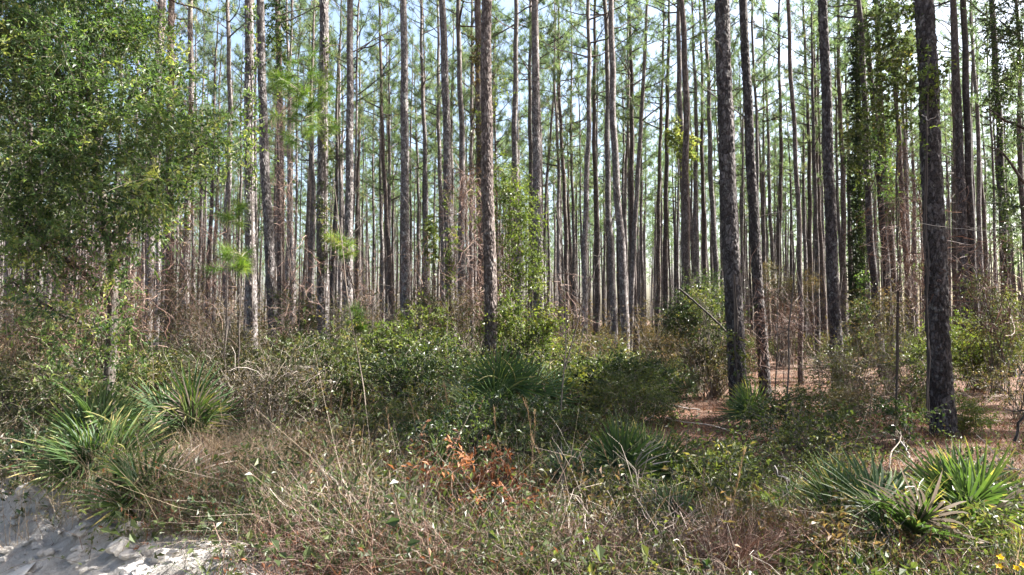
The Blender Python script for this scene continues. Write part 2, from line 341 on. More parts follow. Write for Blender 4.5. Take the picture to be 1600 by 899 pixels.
def crown_geo(seed, Hc=8.5, Rc=2.3, limbs=46, tufts=9, nn=14, L=.25, W=.015):
    """crown from 0 (lowest live limb) to Hc: returns needle and limb geometry"""
    r = np.random.default_rng(seed); g = Geo(); gl = Geo()
    t = np.sort(r.uniform(0, 1, limbs)); az = r.uniform(0, 6.28, limbs)
    ln = Rc * (np.clip(1 - t, 0, 1) ** .6) * r.uniform(.55, 1.15, limbs) + .25
    up = .15 + .75 * t + r.normal(size=limbs) * .15
    d = nrm(np.stack([np.cos(az), np.sin(az), up], -1))
    k = 5; s = np.linspace(0, 1, k)
    P = np.stack([np.zeros(limbs), np.zeros(limbs), t * (Hc - .3)], -1)[:, None] + d[:, None] * (ln[:, None] * s)[..., None]
    P = P + np.cumsum(r.normal(size=P.shape) * .06, 1); P[:, 0, :2] = 0; P[:, :, 2] += (.18 * ln[:, None] * s ** 2)
    gl.add(*tubes(P, (.008 + .012 * ln)[:, None] * np.linspace(1, .25, k)[None], 3))
    # tufts along the outer part of the limbs and on short side twigs
    n = limbs * tufts; li = np.repeat(np.arange(limbs), tufts); cc = r.uniform(.35, 1.0, (limbs, 2)); u = np.clip(cc[li, r.integers(0, 2, n)] + r.normal(size=n) * .07, .2, 1.0)
    f = u * (k - 1); i0 = np.minimum(f.astype(int), k - 2); fr = (f - i0)[:, None]
    q = P[li, i0] * (1 - fr) + P[li, i0 + 1] * fr
    sd_ = nrm(d[li] * .6 + rdir(n, r) + np.array([0, 0, .25])); sl = r.uniform(.05, .42, n) * (ln[li] * .2 + .45)
    e = q + sd_ * sl[:, None]
    gl.add(*tubes(np.stack([q, (q + e) / 2 + rdir(n, r) * .02, e], 1), np.array([[.007, .006, .004]]).repeat(n, 0), 3))
    tuft_needles(g, e, sd_, r, nn, L, W, rb=np.clip(r.uniform(.2, .6, limbs)[li] + r.normal(size=n) * .18, 0, 1))
    return g, gl
CROWNS = []
for i in range(6):
    g, gl = crown_geo(20 + i, Hc=8.5, Rc=2.0, limbs=26 + 3 * (i % 3), tufts=11, nn=18)
    CROWNS.append((g.mesh('crown', M_NEEDLE), gl.mesh('limbs', M_LIMB)))
def dead_branch_mesh(i):
    r = np.random.default_rng(300 + i); g = Geo()
    L = r.uniform(1.0, 2.0); P = curves(1, np.zeros((1, 3)), nrm(np.array([[1, 0, .35 + .3 * r.random()]])), L, 7, .10, r)
    g.add(*tubes(P, np.linspace(.016, .005, 7)[None], 4))
    for j in range(r.integers(2, 5)):
        a = P[0, r.integers(2, 6)]; Q = curves(1, a[None], nrm(np.array([[.7, r.normal() * .8, .3 + r.normal() * .3]])), r.uniform(.25, .7), 4, .15, r)
        g.add(*tubes(Q, np.linspace(.007, .003, 4)[None], 3))
    return g.mesh('dead_branch', M_LIMB)
DEAD = [dead_branch_mesh(i) for i in range(7)]
# trees told apart in the photograph: x at row 50, x at row 480, width in px at row 350, base row (0: from width), label, bark, dead branches
BEHIND = 'slender pine '
TREES = [
 (246, 233, 13, 0, 'pale sunlit pine trunk hung with dry vines behind the oak foliage', 0, 1),
 (269, 264, 13, 0, 'dark pine trunk just right of the pale sunlit trunk by the oak', 1, 1),
 (298, 291, 11, 0, 'straight pine rising out of the right shoulder of the oak foliage', 0, 2),
 (361, 357, 10, 0, 'thin pine with bare crossing branches between the oak and the paired pines', 0, 5),
 (392, 394, 17, 0, 'left one of two close thick pines right of the oak', 0, 3),
 (407, 424, 16, 0, 'right one of two close thick pines right of the oak, leaning left', 0, 1),
 (433, 441, 13, 0, 'pine wrapped in ivy near its top, right of the two close pines', 1, 0),
 (449, 455, 9, 0, 'thin pine just right of the ivy topped pine', 0, 2),
 (484, 483, 7, 0, 'very thin pine close left of the thick straight pine in the left half', 0, 2),
 (508, 507, 19, 628, 'thick straight pine in the left half standing alone in olive undergrowth', 0, 2),
 (533, 537, 6, 0, 'very thin pine close right of the thick straight pine in the left half', 0, 1),
 (546, 545, 13.5, 0, 'medium pine with long slanting dead branches, second right of the thick straight pine', 0, 5),
 (562, 555, 7, 0, 'thin pine curving at its foot beside the pine with slanting dead branches', 1, 2),
 (594, 611, 8.5, 0, 'thin dark pine with a bare branched top under an open patch of sky', 1, 6),
 (628, 634, 15.5, 0, 'clean grey pine above the bright bush, lit along its right side', 0, 0),
 (647, 655, 6.5, 0, 'thin pine just right of the clean grey pine above the bright bush', 0, 2),
 (660, 667, 8.5, 0, 'second thin pine right of the clean grey pine above the bright bush', 0, 1),
 (682, 691, 8, 0, 'thin pine hugging the left side of the leaning grey pine left of centre', 0, 1),
 (692, 705, 15, 0, 'grey pine leaning slightly left, left of the vine wrapped pair', 0, 1),
 (719, 724, 11, 0, 'knobbly pine with short branch stubs left of the vine wrapped pair', 0, 3),
 (747, 757, 14, 0, 'left trunk of the vine wrapped pair left of centre', 1, 0),
 (761, 767, 19.5, 0, 'right and thicker trunk of the vine wrapped pair left of centre', 1, 0),
 (803, 807, 11.5, 0, 'pine with its lower trunk hidden behind the hanging green vine', 0, 1),
 (827, 831, 9, 0, 'thin pine hugging the left side of the straight grey pine at centre', 0, 1),
 (838, 843, 16, 600, 'straight grey pine at centre with a strongly sunlit right edge', 0, 0),
 (854, 857, 5.5, 0, 'very thin pine close right of the straight grey pine at centre', 0, 3),
 (872, 886, 8, 0, 'left one of two thin dark pines standing close, right of centre', 1, 3),
 (880, 894, 6, 0, 'right one of two thin dark pines standing close, right of centre', 1, 3),
 (921, 917, 10, 583, 'pale pine with a bright sunlit edge against the white sky', 0, 2),
 (927, 932, 8.5, 0, 'brown pine just right of the pale pine against the white sky', 1, 1),
 (946, 957, 10.5, 0, 'left one of a close pair of pines over the dark bush', 0, 1),
 (953, 972, 12.5, 0, 'right and thicker one of a close pair of pines over the dark bush', 0, 1),
 (985, 993, 9.5, 0, 'crooked pine with a knee in its stem right of the pair over the dark bush', 1, 4),
 (997, 1003, 6, 0, 'pale thin pine beside the crooked pine', 0, 4),
 (1036, 1028, 7.5, 0, 'left one of two parallel thin pines left of the yellow leaf clump', 1, 2),
 (1045, 1042, 8.5, 0, 'right one of two parallel thin pines left of the yellow leaf clump', 1, 2),
 (1062, 1067, 10.5, 0, 'pine carrying the yellow green leaf clump, lit on its right edge', 0, 2),
 (1067, 1081, 11.5, 600, 'dark pine just right of the pine with the yellow leaf clump', 1, 1),
 (1085, 1091, 8.5, 0, 'first of three thin pines left of the thick dark pine', 0, 1),
 (1092, 1101, 8, 0, 'second of three thin pines left of the thick dark pine', 1, 1),
 (1100, 1118, 9, 0, 'third of three thin pines, nearest the thick dark pine', 0, 1),
 (1132, 1150, 27.5, 662, 'thick dark pine with plated bark standing near, right of centre', 2, 2),
 (1163, 1188, 16, 622, 'reddish brown pine with broad foot right of the thick dark pine', 2, 2),
 (1178, 1199, 6.5, 0, 'very thin pine behind the reddish brown pine', 1, 1),
 (1192, 1208, 7, 0, 'thin pine with sunlit edge, second right of the reddish brown pine', 0, 3),
 (1218, 1221, 8, 0, 'thin pine midway between the reddish brown pine and the lichened pine', 1, 1),
 (1234, 1248, 7, 600, 'bare thin pole pine with foot on the sunny pine straw', 1, 3),
 (1256, 1268, 8, 0, 'thin pine second left of the lichened pine', 1, 3),
 (1275, 1289, 8, 0, 'thin pine hugging the left side of the lichened pine', 1, 1),
 (1283, 1304, 17.5, 632, 'dark pine speckled with pale lichen above the tangled bush', 2, 1),
 (1311, 1322, 9, 0, 'first thin pine right of the lichened pine', 1, 2),
 (1324, 1332, 7, 0, 'second thin pine right of the lichened pine', 1, 2),
 (1337, 1350, 10, 0, 'pine clad in dark ivy from top to foot', 1, 0),
 (1348, 1374, 12, 0, 'left one of two brown pines between the ivy clad pine and the dead vine tangle', 2, 1),
 (1358, 1387, 10.5, 0, 'right one of two brown pines between the ivy clad pine and the dead vine tangle', 2, 1),
 (1373, 1400, 10, 0, 'pine hidden behind green vine leaves above and dry vines below', 1, 0),
 (1392, 1421, 9, 0, 'pine standing inside the brown dead vine tangle at right', 1, 0),
 (1446, 1466, 31, 686, 'thickest blackish pine near the right edge with vine leaves on it', 2, 0),
 (1492, 1494, 6, 0, 'very thin pine just right of the thickest blackish pine', 1, 2),
 (1497, 1511, 13, 0, 'left one of the twin brown pines near the right edge', 2, 2),
 (1507, 1522, 12, 0, 'right one of the twin brown pines near the right edge', 2, 1),
 (1519, 1541, 7, 0, 'leaning thin pine right of the twin brown pines', 1, 2),
 (1566, 1578, 12.5, 0, 'pine under the shaggy dark foliage in the upper right corner', 2, 1),
 (1592, 1602, 9, 0, 'pine cut by the right edge of the picture', 1, 1),
 (68, 62, 8, 0, 'pine glimpsed through a gap in the oak foliage, upper left', 0, 1),
 (44, 42, 9, 606, 'dark slim trunk seen under the oak foliage at far left', 1, 0),
]
PINE_XY = []
def add_pine(base, lean, H, D, label, group, bark, ndead, seed, detail, crown=True):
    r = np.random.default_rng(seed)
    root = thing('pine_tree', label, 'pine tree', base, group)
    mat = [M_BARK, M_BARKRED, M_BARKDARK][bark]
    cb = H - 8.5 * (H / 21) - r.uniform(0, 1.5) - (1.0 if detail == 0 else 0)
    if detail == 2:
        zs = np.concatenate([np.linspace(0, 9, 620), np.linspace(9.3, H, 24)]); pm = PM[seed % 2]
        pm = np.concatenate([pm, np.full((24, 72), .7)]); n = 72
        V, F, ax_, rad = trunk_geo(H, D, lean, n, zs, r, pm=None, wob=.02)
        # plates on the lower nine metres
        th = np.arange(n) / n * 2 * np.pi; add = np.concatenate([np.roll(PM[seed % 2], (r.integers(600), r.integers(70)), (0, 1)), np.full((24, n), .7)]) - .7
        W3 = V.reshape(len(zs), n, 3); W3[:, :, 0] += .020 * add * np.cos(th); W3[:, :, 1] += .020 * add * np.sin(th); V = W3.reshape(-1, 3)
    elif detail == 1:
        zs = np.concatenate([np.linspace(0, 12, 90), np.linspace(12.5, H, 14)]); V, F, ax_, rad = trunk_geo(H, D, lean, 16, zs, r, rough=.022, wob=.045)
    else:
        zs = np.concatenate([np.linspace(0, 1, 4), np.linspace(2, H, 16)]); V, F, ax_, rad = trunk_geo(H, D, lean, 9, zs, r, rough=.02, wob=.045)
    g = Geo(); g.add(V, F); link('trunk', g.mesh('trunk', mat if detail else [M_BARK, M_BARKFAR, M_BARKDARK, M_BARK, M_BARKFAR][seed % 5], True), root)
    zc = np.array([np.interp(cb, zs, ax_[:, 0]), np.interp(cb, zs, ax_[:, 1]), cb])
    if crown:
        cm, lm = CROWNS[r.integers(6)]; s = (H - cb) / 8.3 ; sr = r.uniform(.8, 1.15) * (.8 if detail == 0 else 1)
        c = link('crown', cm, root, zc, r.uniform(0, 6.28), (sr, sr, s)); link('limbs', lm, c)
    for j in range(ndead):
        z = r.uniform(4.0, cb + .5); p = (np.interp(z, zs, ax_[:, 0]), np.interp(z, zs, ax_[:, 1]), z); s = r.uniform(.6, 1.15)
        link('dead_branch', DEAD[r.integers(7)], root, p, r.uniform(0, 6.28), (s, s, s * r.uniform(.6, 1.5)))
    PINE_XY.append(base[:2]); return root
TINFO = []
for i, (xt, xb, wpx, yb, label, bark, nd) in enumerate(TREES):
    r = np.random.default_rng(900 + i); D = r.uniform(.235, .265)
    if yb: d = base_d(yb); D = min(.36, wpx * d / F_PX)
    else: d = F_PX * D / wpx
    p1 = pt(xb, 480, d); p2 = pt(xt, 50, d); lx = (p2[0] - p1[0]) / (p2[2] - p1[2])
    b = np.array([p1[0] - lx * p1[2], d, 0]); b[2] = gz(b[0], b[1])
    H = r.uniform(19, 22) if wpx > 6.5 else r.uniform(16, 20)
    add_pine(b, (lx, r.normal() * .008), H, D, label, 'pines told apart at the front of the stand', bark, nd, 1000 + i, 2 if wpx > 12.6 else 1)
    TINFO.append((b, lx, d, D))
# slender pines further back, each a tree of its own
ZONES = [(-200, 230, 'behind the oak foliage'), (230, 500, 'between the oak and thick straight pine'), (500, 640, 'between the thick straight and clean grey pines'),
         (640, 770, 'between the clean grey pine and vine wrapped pair'), (770, 960, 'between the vine wrapped pair and dark bush'),
         (960, 1150, 'between the dark bush and thick dark pine'), (1150, 1310, 'between the thick dark and lichened pines'),
         (1310, 1470, 'between the lichened and thickest blackish pines'), (1470, 1900, 'right of the thickest blackish pine')]
def scatter(n, dmin, dmax, spacing, taken, r, xr=(-.80, .80), tries=60000):
    out = []; pts = [np.array(t) for t in taken]; arr = np.array(pts) if pts else np.zeros((0, 2))
    for _ in range(tries):
        if len(out) >= n: break
        d = math.sqrt(r.uniform(dmin ** 2, dmax ** 2)); u = r.uniform(*xr); p = np.array([u * d, d])
        if sdist(p[0], p[1]) < 1.5: continue
        if len(arr) and np.min(np.hypot(arr[:, 0] - p[0], arr[:, 1] - p[1])) < spacing: continue
        arr = np.vstack([arr, p]); out.append(p)
    return out
r2 = np.random.default_rng(44)
FARP = scatter(215, 26, 56, 1.65, PINE_XY, r2)
ORD = ['first', 'second', 'third', 'fourth', 'fifth', 'sixth', 'seventh', 'eighth', 'ninth', 'tenth', 'eleventh', 'twelfth', 'thirteenth', 'fourteenth', 'fifteenth', 'sixteenth', 'seventeenth', 'eighteenth', 'nineteenth', 'twentieth']
CNT = {}
FARP.sort(key=lambda p: p[0] / p[1])
for i, p in enumerate(FARP):
    x = CX + F_PX * p[0] / p[1]
    zn = next(z[2] for z in ZONES if x < z[1] or z is ZONES[-1])
    near = p[1] < 38
    CNT[zn] = CNT.get(zn, -1) + (1 if near else 0)
    lab = ('%s slender pine from the left, %s' % (ORD[max(CNT[zn], 0)], zn)) if near else 'faint thin pine deep in the stand %s' % zn
    add_pine(np.array([p[0], p[1], gz(p[0], p[1])]), r2.normal(size=2) * (.022 if r2.random() < .3 else .009), r2.uniform(16, 22), r2.uniform(.13, .26), lab,
             ('slender pines standing ' if near else 'faint pines deep in the stand ') + zn, 0, int(r2.integers(1, 6)), 3000 + i, 0)
# the plantation mass beyond, no stem told apart, plus unseen pines added for shade
g = Geo(); rw = np.random.default_rng(5)
SIMPLE = [crown_geo(60 + i, 8.5, 2.1, limbs=26, tufts=8, nn=9, L=.34, W=.034)[0] for i in range(4)]
TINY = [crown_geo(80 + i, 8.5, 2.2, limbs=15, tufts=5, nn=5, L=.45, W=.065)[0] for i in range(4)]
DENSE = [crown_geo(70 + i, 8.5, 2.2, limbs=20, tufts=14, nn=13, L=.34, W=.05)[0] for i in range(3)]  # thick crowns so the unseen pines throw patchier shade
far = scatter(520, 54, 98, 1.7, FARP, rw, (-.82, .9)); far2 = scatter(1000, 98, 200, 2.3, [], rw, (-.80, .80))
side = scatter(36, 13, 66, 3.4, PINE_XY + FARP, rw, (.84, 2.2)) + scatter(13, 9, 15, 2.4, [], rw, (1.05, 2.6)) + scatter(20, 16, 60, 3.4, PINE_XY + FARP, rw, (-1.5, -.85))  # pines outside the view; those on the right added to shade the foreground
back = [np.array([rw.uniform(-34, 34), rw.uniform(-34, -2)]) for _ in range(400)]
back = [p for p in back if sdist(p[0], p[1]) < -9.5][:95]  # unseen pines behind the camera, added to cut the sky fill
for p in far + side + far2 + back:
    tiny = p[1] > 98
    H = rw.uniform(17, 22); D = rw.uniform(.15, .28); zs = np.array([0, .5, 2, 5, 9, 13, H]) if not tiny else np.array([0, 2., 8, 13, H])
    V, F, ax_, rad = trunk_geo(H, D, rw.normal(size=2) * .01, 5 if tiny else 7, zs, rw, rough=.01, wob=.05)
    b = np.array([p[0], p[1], gz(p[0], p[1])]); g.add(V + b, F, .5, 1)
    s = H / 21; a = rw.uniform(0, 6.28); ca, sa = math.cos(a), math.sin(a); cb = H - 10.0 * s; w5 = ax_[-2]
    g.merge((TINY if tiny else DENSE if abs(p[0]) > .9 * p[1] or p[1] < 0 else SIMPLE)[rw.integers(3)], lambda v: np.stack([(v[:, 0] * ca - v[:, 1] * sa) * s + b[0] + w5[0], (v[:, 0] * sa + v[:, 1] * ca) * s + b[1] + w5[1], v[:, 2] * s * 1.17 + b[2] + cb], -1), 0)
tag(link('pine_woods', g.mesh('pine_woods', [M_NEEDLE, M_BARKFAR])), 'far mass of thin pines and pale green crowns closing the background, plus unseen added shade pines', 'woods', kind='stuff')

# ------------------------------------------------------------------ leafy masses given by lobes (photo x, y, radius px, distance)
def lobe_geo(lobes, origin, density, sl, nl, lL, lW, r, hollow=.25, out=.9, droop=.3, spread=.3):
    g = Geo()
    for (x, y, rp, d) in lobes:
        c = pt(x, y, d) - origin; R = rp * d / F_PX
        n = max(4, int(density * (rp * d / 100.) ** 2))
        q = rdir(n, r); rad = R * (hollow + (1 - hollow) * r.uniform(0, 1, n) ** .5)
        base = c + q * rad[:, None]
        dirs = nrm(q * out + r.normal(size=(n, 3)) * .55 + np.array([0, 0, .15]))
        sprigs(g, base, dirs, r.uniform(.6, 1.2, n) * sl, nl, lL, lW, r, 0, 1, droop, .005,
               rbase=np.clip(.42 + .30 * rng.normal() * .5 + r.normal(size=n) * .2, 0, 1), spread=spread)
    return g
def limb(root, P, r0, r1, name='limb', mat=None, seg=7):
    P = np.asarray(P, float); k = len(P); tt = np.linspace(0, 1, k); f = np.linspace(0, 1, 14)
    Q = np.stack([np.interp(f, tt, P[:, c]) for c in range(3)], -1)
    Q[1:-1] = (Q[:-2] + 2 * Q[1:-1] + Q[2:]) / 4; Q[1:-1] += np.random.default_rng(int(abs(P.sum()) * 977) % 9999).normal(size=(12, 3)) * .012
    g = Geo(); g.add(*tubes(Q, np.linspace(r0, r1, 14)[None][0], seg)); return link(name, g.mesh(name, mat or M_OAKBARK, True), root)

ro = np.random.default_rng(12)
oak_o = pt(165, 690, 9.6); oak_o[2] = gz(oak_o[0], oak_o[1])
oak = thing('oak_tree', 'leafy evergreen oak with glossy green foliage filling the upper left', 'oak tree', oak_o)
OAKL = [(-40, -30, 110, 9.4), (60, -60, 110, 9.6), (170, -40, 90, 10), (30, 50, 80, 9.2), (160, 40, 70, 9.9), (-20, 130, 90, 9.3), (90, 130, 60, 9.0), (170, 130, 70, 9.6),
        (225, 120, 48, 9.2), (275, 110, 30, 9.4), (255, 170, 50, 9.4), (50, 210, 80, 9.0), (140, 210, 80, 8.8), (215, 215, 60, 9.0), (280, 215, 52, 9.1), (325, 215, 36, 9.2), (365, 190, 26, 9.4),
        (-20, 300, 80, 9.2), (60, 300, 70, 8.9), (150, 290, 70, 8.7), (225, 280, 55, 8.8), (280, 265, 38, 9.0), (215, 335, 42, 8.8), (250, 310, 34, 8.8), (20, 380, 60, 9.3), (90, 370, 52, 8.9), (160, 345, 40, 8.8),
        (30, 450, 30, 9.4), (95, 440, 24, 9.1), (130, 480, 24, 9.0), (55, 500, 24, 9.2), (180, 500, 18, 9.1), (150, 535, 22, 8.9), (80, 545, 22, 9.0), (340, 250, 26, 9.3), (385, 215, 16, 9.4), (120, 60, 45, 9.6), (200, 70, 40, 10), (175, 430, 34, 8.9), (200, 395, 26, 8.9), (165, 585, 20, 8.7), (215, 565, 16, 8.7), (110, 590, 20, 8.7)]
_ro = np.random.default_rng(8)
OAKL = [(x + _ro.normal() * r_ * .5, y + _ro.normal() * r_ * .42, r_ * _ro.uniform(.3, .5), d_ + _ro.normal() * .35) for (x, y, r_, d_) in OAKL for _ in range(5)]
crown = link('crown', lobe_geo(OAKL, oak_o, 6.6, .36, 11, .072, .029, ro, hollow=.1, out=1.2).mesh('crown', [M_OAK, M_TWIG]), oak)
def LP(*a): return [pt(*q) - oak_o for q in a]
limb(oak, [(0, 0, -.1), *LP((170, 560, 9.6), (178, 430, 9.6), (160, 330, 9.5), (150, 200, 9.5), (120, 60, 9.5))], .085, .03, 'trunk')
for P, a in (([(175, 470, 9.6), (120, 420, 9.4), (60, 380, 9.2), (20, 300, 9.1)], .05), ([(165, 380, 9.5), (215, 330, 9.3), (255, 270, 9.1), (330, 220, 9.1)], .045), ([(155, 300, 9.5), (90, 250, 9.2), (10, 180, 9.2)], .05),
             ([(150, 210, 9.5), (210, 150, 9.3), (280, 115, 9.3)], .035), ([(172, 430, 9.6), (195, 400, 9.4), (190, 450, 9.2), (200, 470, 9.1)], .02), ([(60, 380, 9.2), (38, 340, 9.1), (30, 400, 9.1), (50, 440, 9.0)], .022),
             ([(178, 520, 9.6), (110, 500, 9.3), (60, 470, 9.2), (20, 440, 9.2)], .03), ([(150, 200, 9.5), (80, 100, 9.4), (30, 20, 9.3)], .04)):
    limb(oak, LP(*P), a, a * .3)
# tree in the upper right corner
rc = np.random.default_rng(13); rt_o = pt(1640, 640, 10.2); rt_o[2] = gz(rt_o[0], rt_o[1])
rt = thing('leafy_tree', 'shaggy dark leafy tree hanging in from the upper right corner', 'tree', rt_o)
RTL = [(1600, -20, 60, 10), (1575, 30, 30, 10), (1600, 60, 40, 10), (1565, 80, 24, 10), (1590, 110, 34, 10), (1560, 130, 22, 10.1), (1585, 160, 26, 10), (1555, 40, 20, 10), (1600, 200, 22, 10), (1590, 330, 26, 10), (1570, 310, 20, 10)]
link('crown', lobe_geo(RTL, rt_o, 6, .26, 9, .06, .025, rc, hollow=.1).mesh('crown', [M_DARK, M_TWIG]), rt)
def LR(*a): return [pt(*q) - rt_o for q in a]
limb(rt, [(0, 0, -.1), *LR((1640, 500, 10.2), (1632, 300, 10.2), (1625, 100, 10.2), (1620, -60, 10.2))], .08, .03, 'trunk')
for P in ([(1628, 210, 10.2), (1590, 195, 10.1), (1560, 182, 10.0), (1545, 170, 10)], [(1635, 320, 10.2), (1600, 285, 10.1), (1570, 240, 10), (1535, 228, 10)], [(1626, 90, 10.2), (1590, 60, 10), (1560, 30, 10)]): limb(rt, LR(*P), .03, .008)

# ------------------------------------------------------------------ climbing vines and dry tangles
def vine(label, lobes, mat, stems, seed, dens=6, lL=.06, lW=.036, nl=8, sl=.22, group='climbing vines on the pines'):
    r = np.random.default_rng(seed); b = pt(stems[0][0], stems[0][1], stems[0][2])
    root = thing('climbing_vine', label, 'vine', b, group)
    link('foliage', lobe_geo(lobes, b, dens, sl, nl, lL, lW, r, hollow=.15, droop=.5).mesh('foliage', [mat, M_TWIG]), root)
    limb(root, [pt(*s) - b for s in stems], .016, .007, 'stem', M_LIMB, 5); limb(root, [pt(s[0] + 5 * math.sin(3 * i + seed), s[1], s[2] - .02) - b for i, s in enumerate(stems)], .012, .005, 'stem', M_LIMB, 5); return root
vine('bright green leafy vine hanging like a curtain left of the centre pine', [(800, 285, 20, 16), (812, 310, 24, 15.8), (800, 340, 22, 15.8), (820, 350, 22, 15.6), (815, 385, 24, 15.6), (800, 410, 20, 15.6), (825, 415, 18, 15.5), (832, 440, 16, 15.5), (808, 450, 16, 15.6), (790, 300, 16, 16), (838, 400, 12, 15.4), (795, 480, 14, 15.7), (815, 500, 14, 15.6), (786, 250, 10, 16), (800, 525, 14, 15.6), (782, 350, 9, 16)],
     M_BRIGHT, [(806, 600, 16), (806, 480, 16), (803, 380, 16), (804, 270, 16)], 1, 6, .075, .045, 7, .34)
vine('dark ivy covering the pine trunk from crown to foot, right of the lichened pine', [(1340 + 3 * math.sin(y), y, 9, 25.5) for y in range(40, 540, 11)], M_DARK, [(1352, 570, 26), (1350, 400, 26), (1343, 200, 26), (1338, 30, 26)], 2, 9, .08, .055)
vine('broad green vine foliage spread across the top left of the thickest blackish pine',
     [(1385, 20, 22, 11), (1410, 45, 26, 10.9), (1425, 15, 20, 10.8), (1395, 80, 24, 11), (1420, 95, 22, 10.6), (1400, 120, 22, 11), (1375, 130, 20, 11.2), (1440, 130, 16, 10.5), (1385, 165, 20, 11.2), (1350, 190, 20, 11.5), (1335, 220, 16, 11.6), (1325, 245, 14, 11.8), (1365, 60, 16, 11.2), (1360, 240, 14, 11.8), (1400, 190, 14, 11), (1340, 270, 12, 11.8)],
     M_MID, [(1400, 655, 11.2), (1405, 450, 11.2), (1400, 250, 11.1), (1405, 60, 11)], 3, 6.5, .065, .045)
vine('sunlit leaf sprays clinging to the thickest blackish pine in two clumps', [(1452, 95, 12, 10.15), (1462, 105, 11, 10.1), (1455, 125, 13, 10.1), (1448, 150, 11, 10.2), (1466, 135, 8, 10.1), (1436, 160, 14, 10.3), (1432, 200, 12, 10.4), (1434, 225, 10, 10.4)], M_BRIGHT, [(1452, 660, 10.2), (1448, 450, 10.2), (1446, 300, 10.2), (1450, 90, 10.2)], 4, 7)
vine('yellow green leaf clump sitting high on a pine right of centre', [(1060, 205, 10, 24), (1072, 218, 10, 24), (1055, 225, 9, 24), (1078, 235, 9, 24), (1066, 245, 7, 24), (1048, 215, 6, 24), (1074, 270, 5, 24)], M_YELLOW, [(1068, 590, 24.2), (1068, 400, 24.2), (1066, 300, 24.2), (1064, 200, 24.2)], 5, 5, .13, .085, 7, .3)
vine('dark ivy clump wrapped round the pine top right of the two close pines', [(430, 15, 11, 19.5), (434, 40, 13, 19.5), (428, 65, 13, 19.5), (437, 85, 10, 19.5), (430, 110, 9, 19.5), (436, 135, 7, 19.6)], M_OAK, [(441, 590, 19.8), (439, 400, 19.8), (436, 200, 19.8), (432, 10, 19.8)], 6, 6, .08, .055)
vine('loose leaf sprays with yellow tips on the vine wrapped pair of pines', [(768, 70, 7, 14), (775, 100, 9, 14), (782, 130, 9, 14), (776, 150, 8, 14), (757, 80, 7, 14), (760, 175, 8, 14), (752, 185, 8, 14), (758, 330, 8, 14), (744, 310, 9, 14.2), (742, 290, 8, 14.2), (738, 350, 8, 14.2)], M_BRIGHT, [(772, 600, 14), (770, 400, 14), (768, 250, 14), (766, 60, 14)], 7, 6)
vine('leafy vine column between two thin pines above the bright bush', [(674, y, 7, 24) for y in range(345, 410, 9)], M_BRIGHT, [(675, 560, 24), (675, 450, 24), (674, 400, 24), (674, 340, 24)], 8, 6, .09, .06)
vine('leafy vine trailing down the right hand brown pines behind the tangle', [(1385, 260, 10, 22), (1390, 300, 10, 22), (1352, 430, 10, 22), (1345, 480, 12, 22), (1360, 520, 12, 22), (1440, 280, 8, 18), (1436, 420, 8, 18)], M_OAK, [(1380, 585, 22), (1384, 450, 22), (1386, 350, 22), (1384, 250, 22)], 9, 6, .08, .05)
def tangle(label, blobs, seed, n=170, mat=None, leafy=.0):
    """dry hanging vine stems: blobs are (x, y, half width, half height, distance)"""
    r = np.random.default_rng(seed); x, y, a, b_, d = blobs[0]; o = pt(x, y + b_, d); g = Geo()
    root = thing('dead_vine_tangle', label, 'dead vines', o, 'dry vine tangles among the trunks')
    for (x, y, a, b_, d) in blobs:
        c = pt(x, y, d) - o; A = a * d / F_PX; B = b_ * d / F_PX
        s = c + np.stack([r.normal(size=n) * A * .6, r.normal(size=n) * .25, r.uniform(-.6, 1, n) * B], -1)
        P = curves(n, s, nrm(r.normal(size=(n, 3)) * np.array([.6, .6, 1]) + np.array([0, 0, -.3])), r.uniform(.3, 1.1, n) * (.5 + .5 * B), 7, .38, r, .10)
        V, F = ribbons(P, np.full((n, 7), .0075) * r.uniform(.6, 1.5, (n, 1)), rdir(n, r)); g.add(V, F, r.uniform(0, 1, n).repeat(6))
    link('stems', g.mesh('stems', mat or M_WEED), root)
    return root
tangle('dry brown vine tangle hanging between the oak and the two close pines', [(300, 420, 40, 110, 13), (325, 470, 30, 70, 13), (275, 400, 26, 70, 13), (340, 400, 20, 60, 13.5)], 21, 120)
tangle('dry vines wrapped round the dark trunk behind the oak top', [(270, 60, 10, 70, 19), (268, 130, 9, 40, 19)], 22, 110)
tangle('dry vine tangle round the ivy topped pine at left', [(436, 190, 16, 50, 19), (442, 270, 16, 50, 19), (444, 340, 14, 50, 19)], 23, 120)
tangle('brown dry vine curtain on the left side of the vine wrapped pair', [(736, 340, 18, 70, 14), (742, 430, 18, 70, 14), (752, 480, 14, 50, 14), (728, 300, 12, 40, 14.2)], 24, 150)
tangle('brown dead vine tangle left of the thickest blackish pine', [(1425, 300, 20, 80, 11.2), (1430, 380, 26, 80, 11.1), (1420, 450, 30, 70, 11), (1440, 430, 20, 60, 10.9), (1405, 340, 18, 60, 11.3)], 25, 150)
tangle('dark dry tangle inside the lower part of the oak', [(120, 400, 50, 60, 9.4), (150, 450, 40, 60, 9.3), (90, 430, 50, 60, 9.4), (40, 520, 50, 40, 9.3)], 26, 150)
tangle('drooping mop of dry vines between the thick dark pine and the lichened pine', [(1235, 500, 40, 30, 15), (1225, 540, 40, 40, 15), (1255, 520, 30, 50, 15)], 27, 120)
tangle('dry vines on the trunks right of the vine wrapped pair', [(790, 420, 14, 60, 16.2), (782, 360, 12, 60, 16.2), (775, 480, 14, 50, 15)], 28, 90)

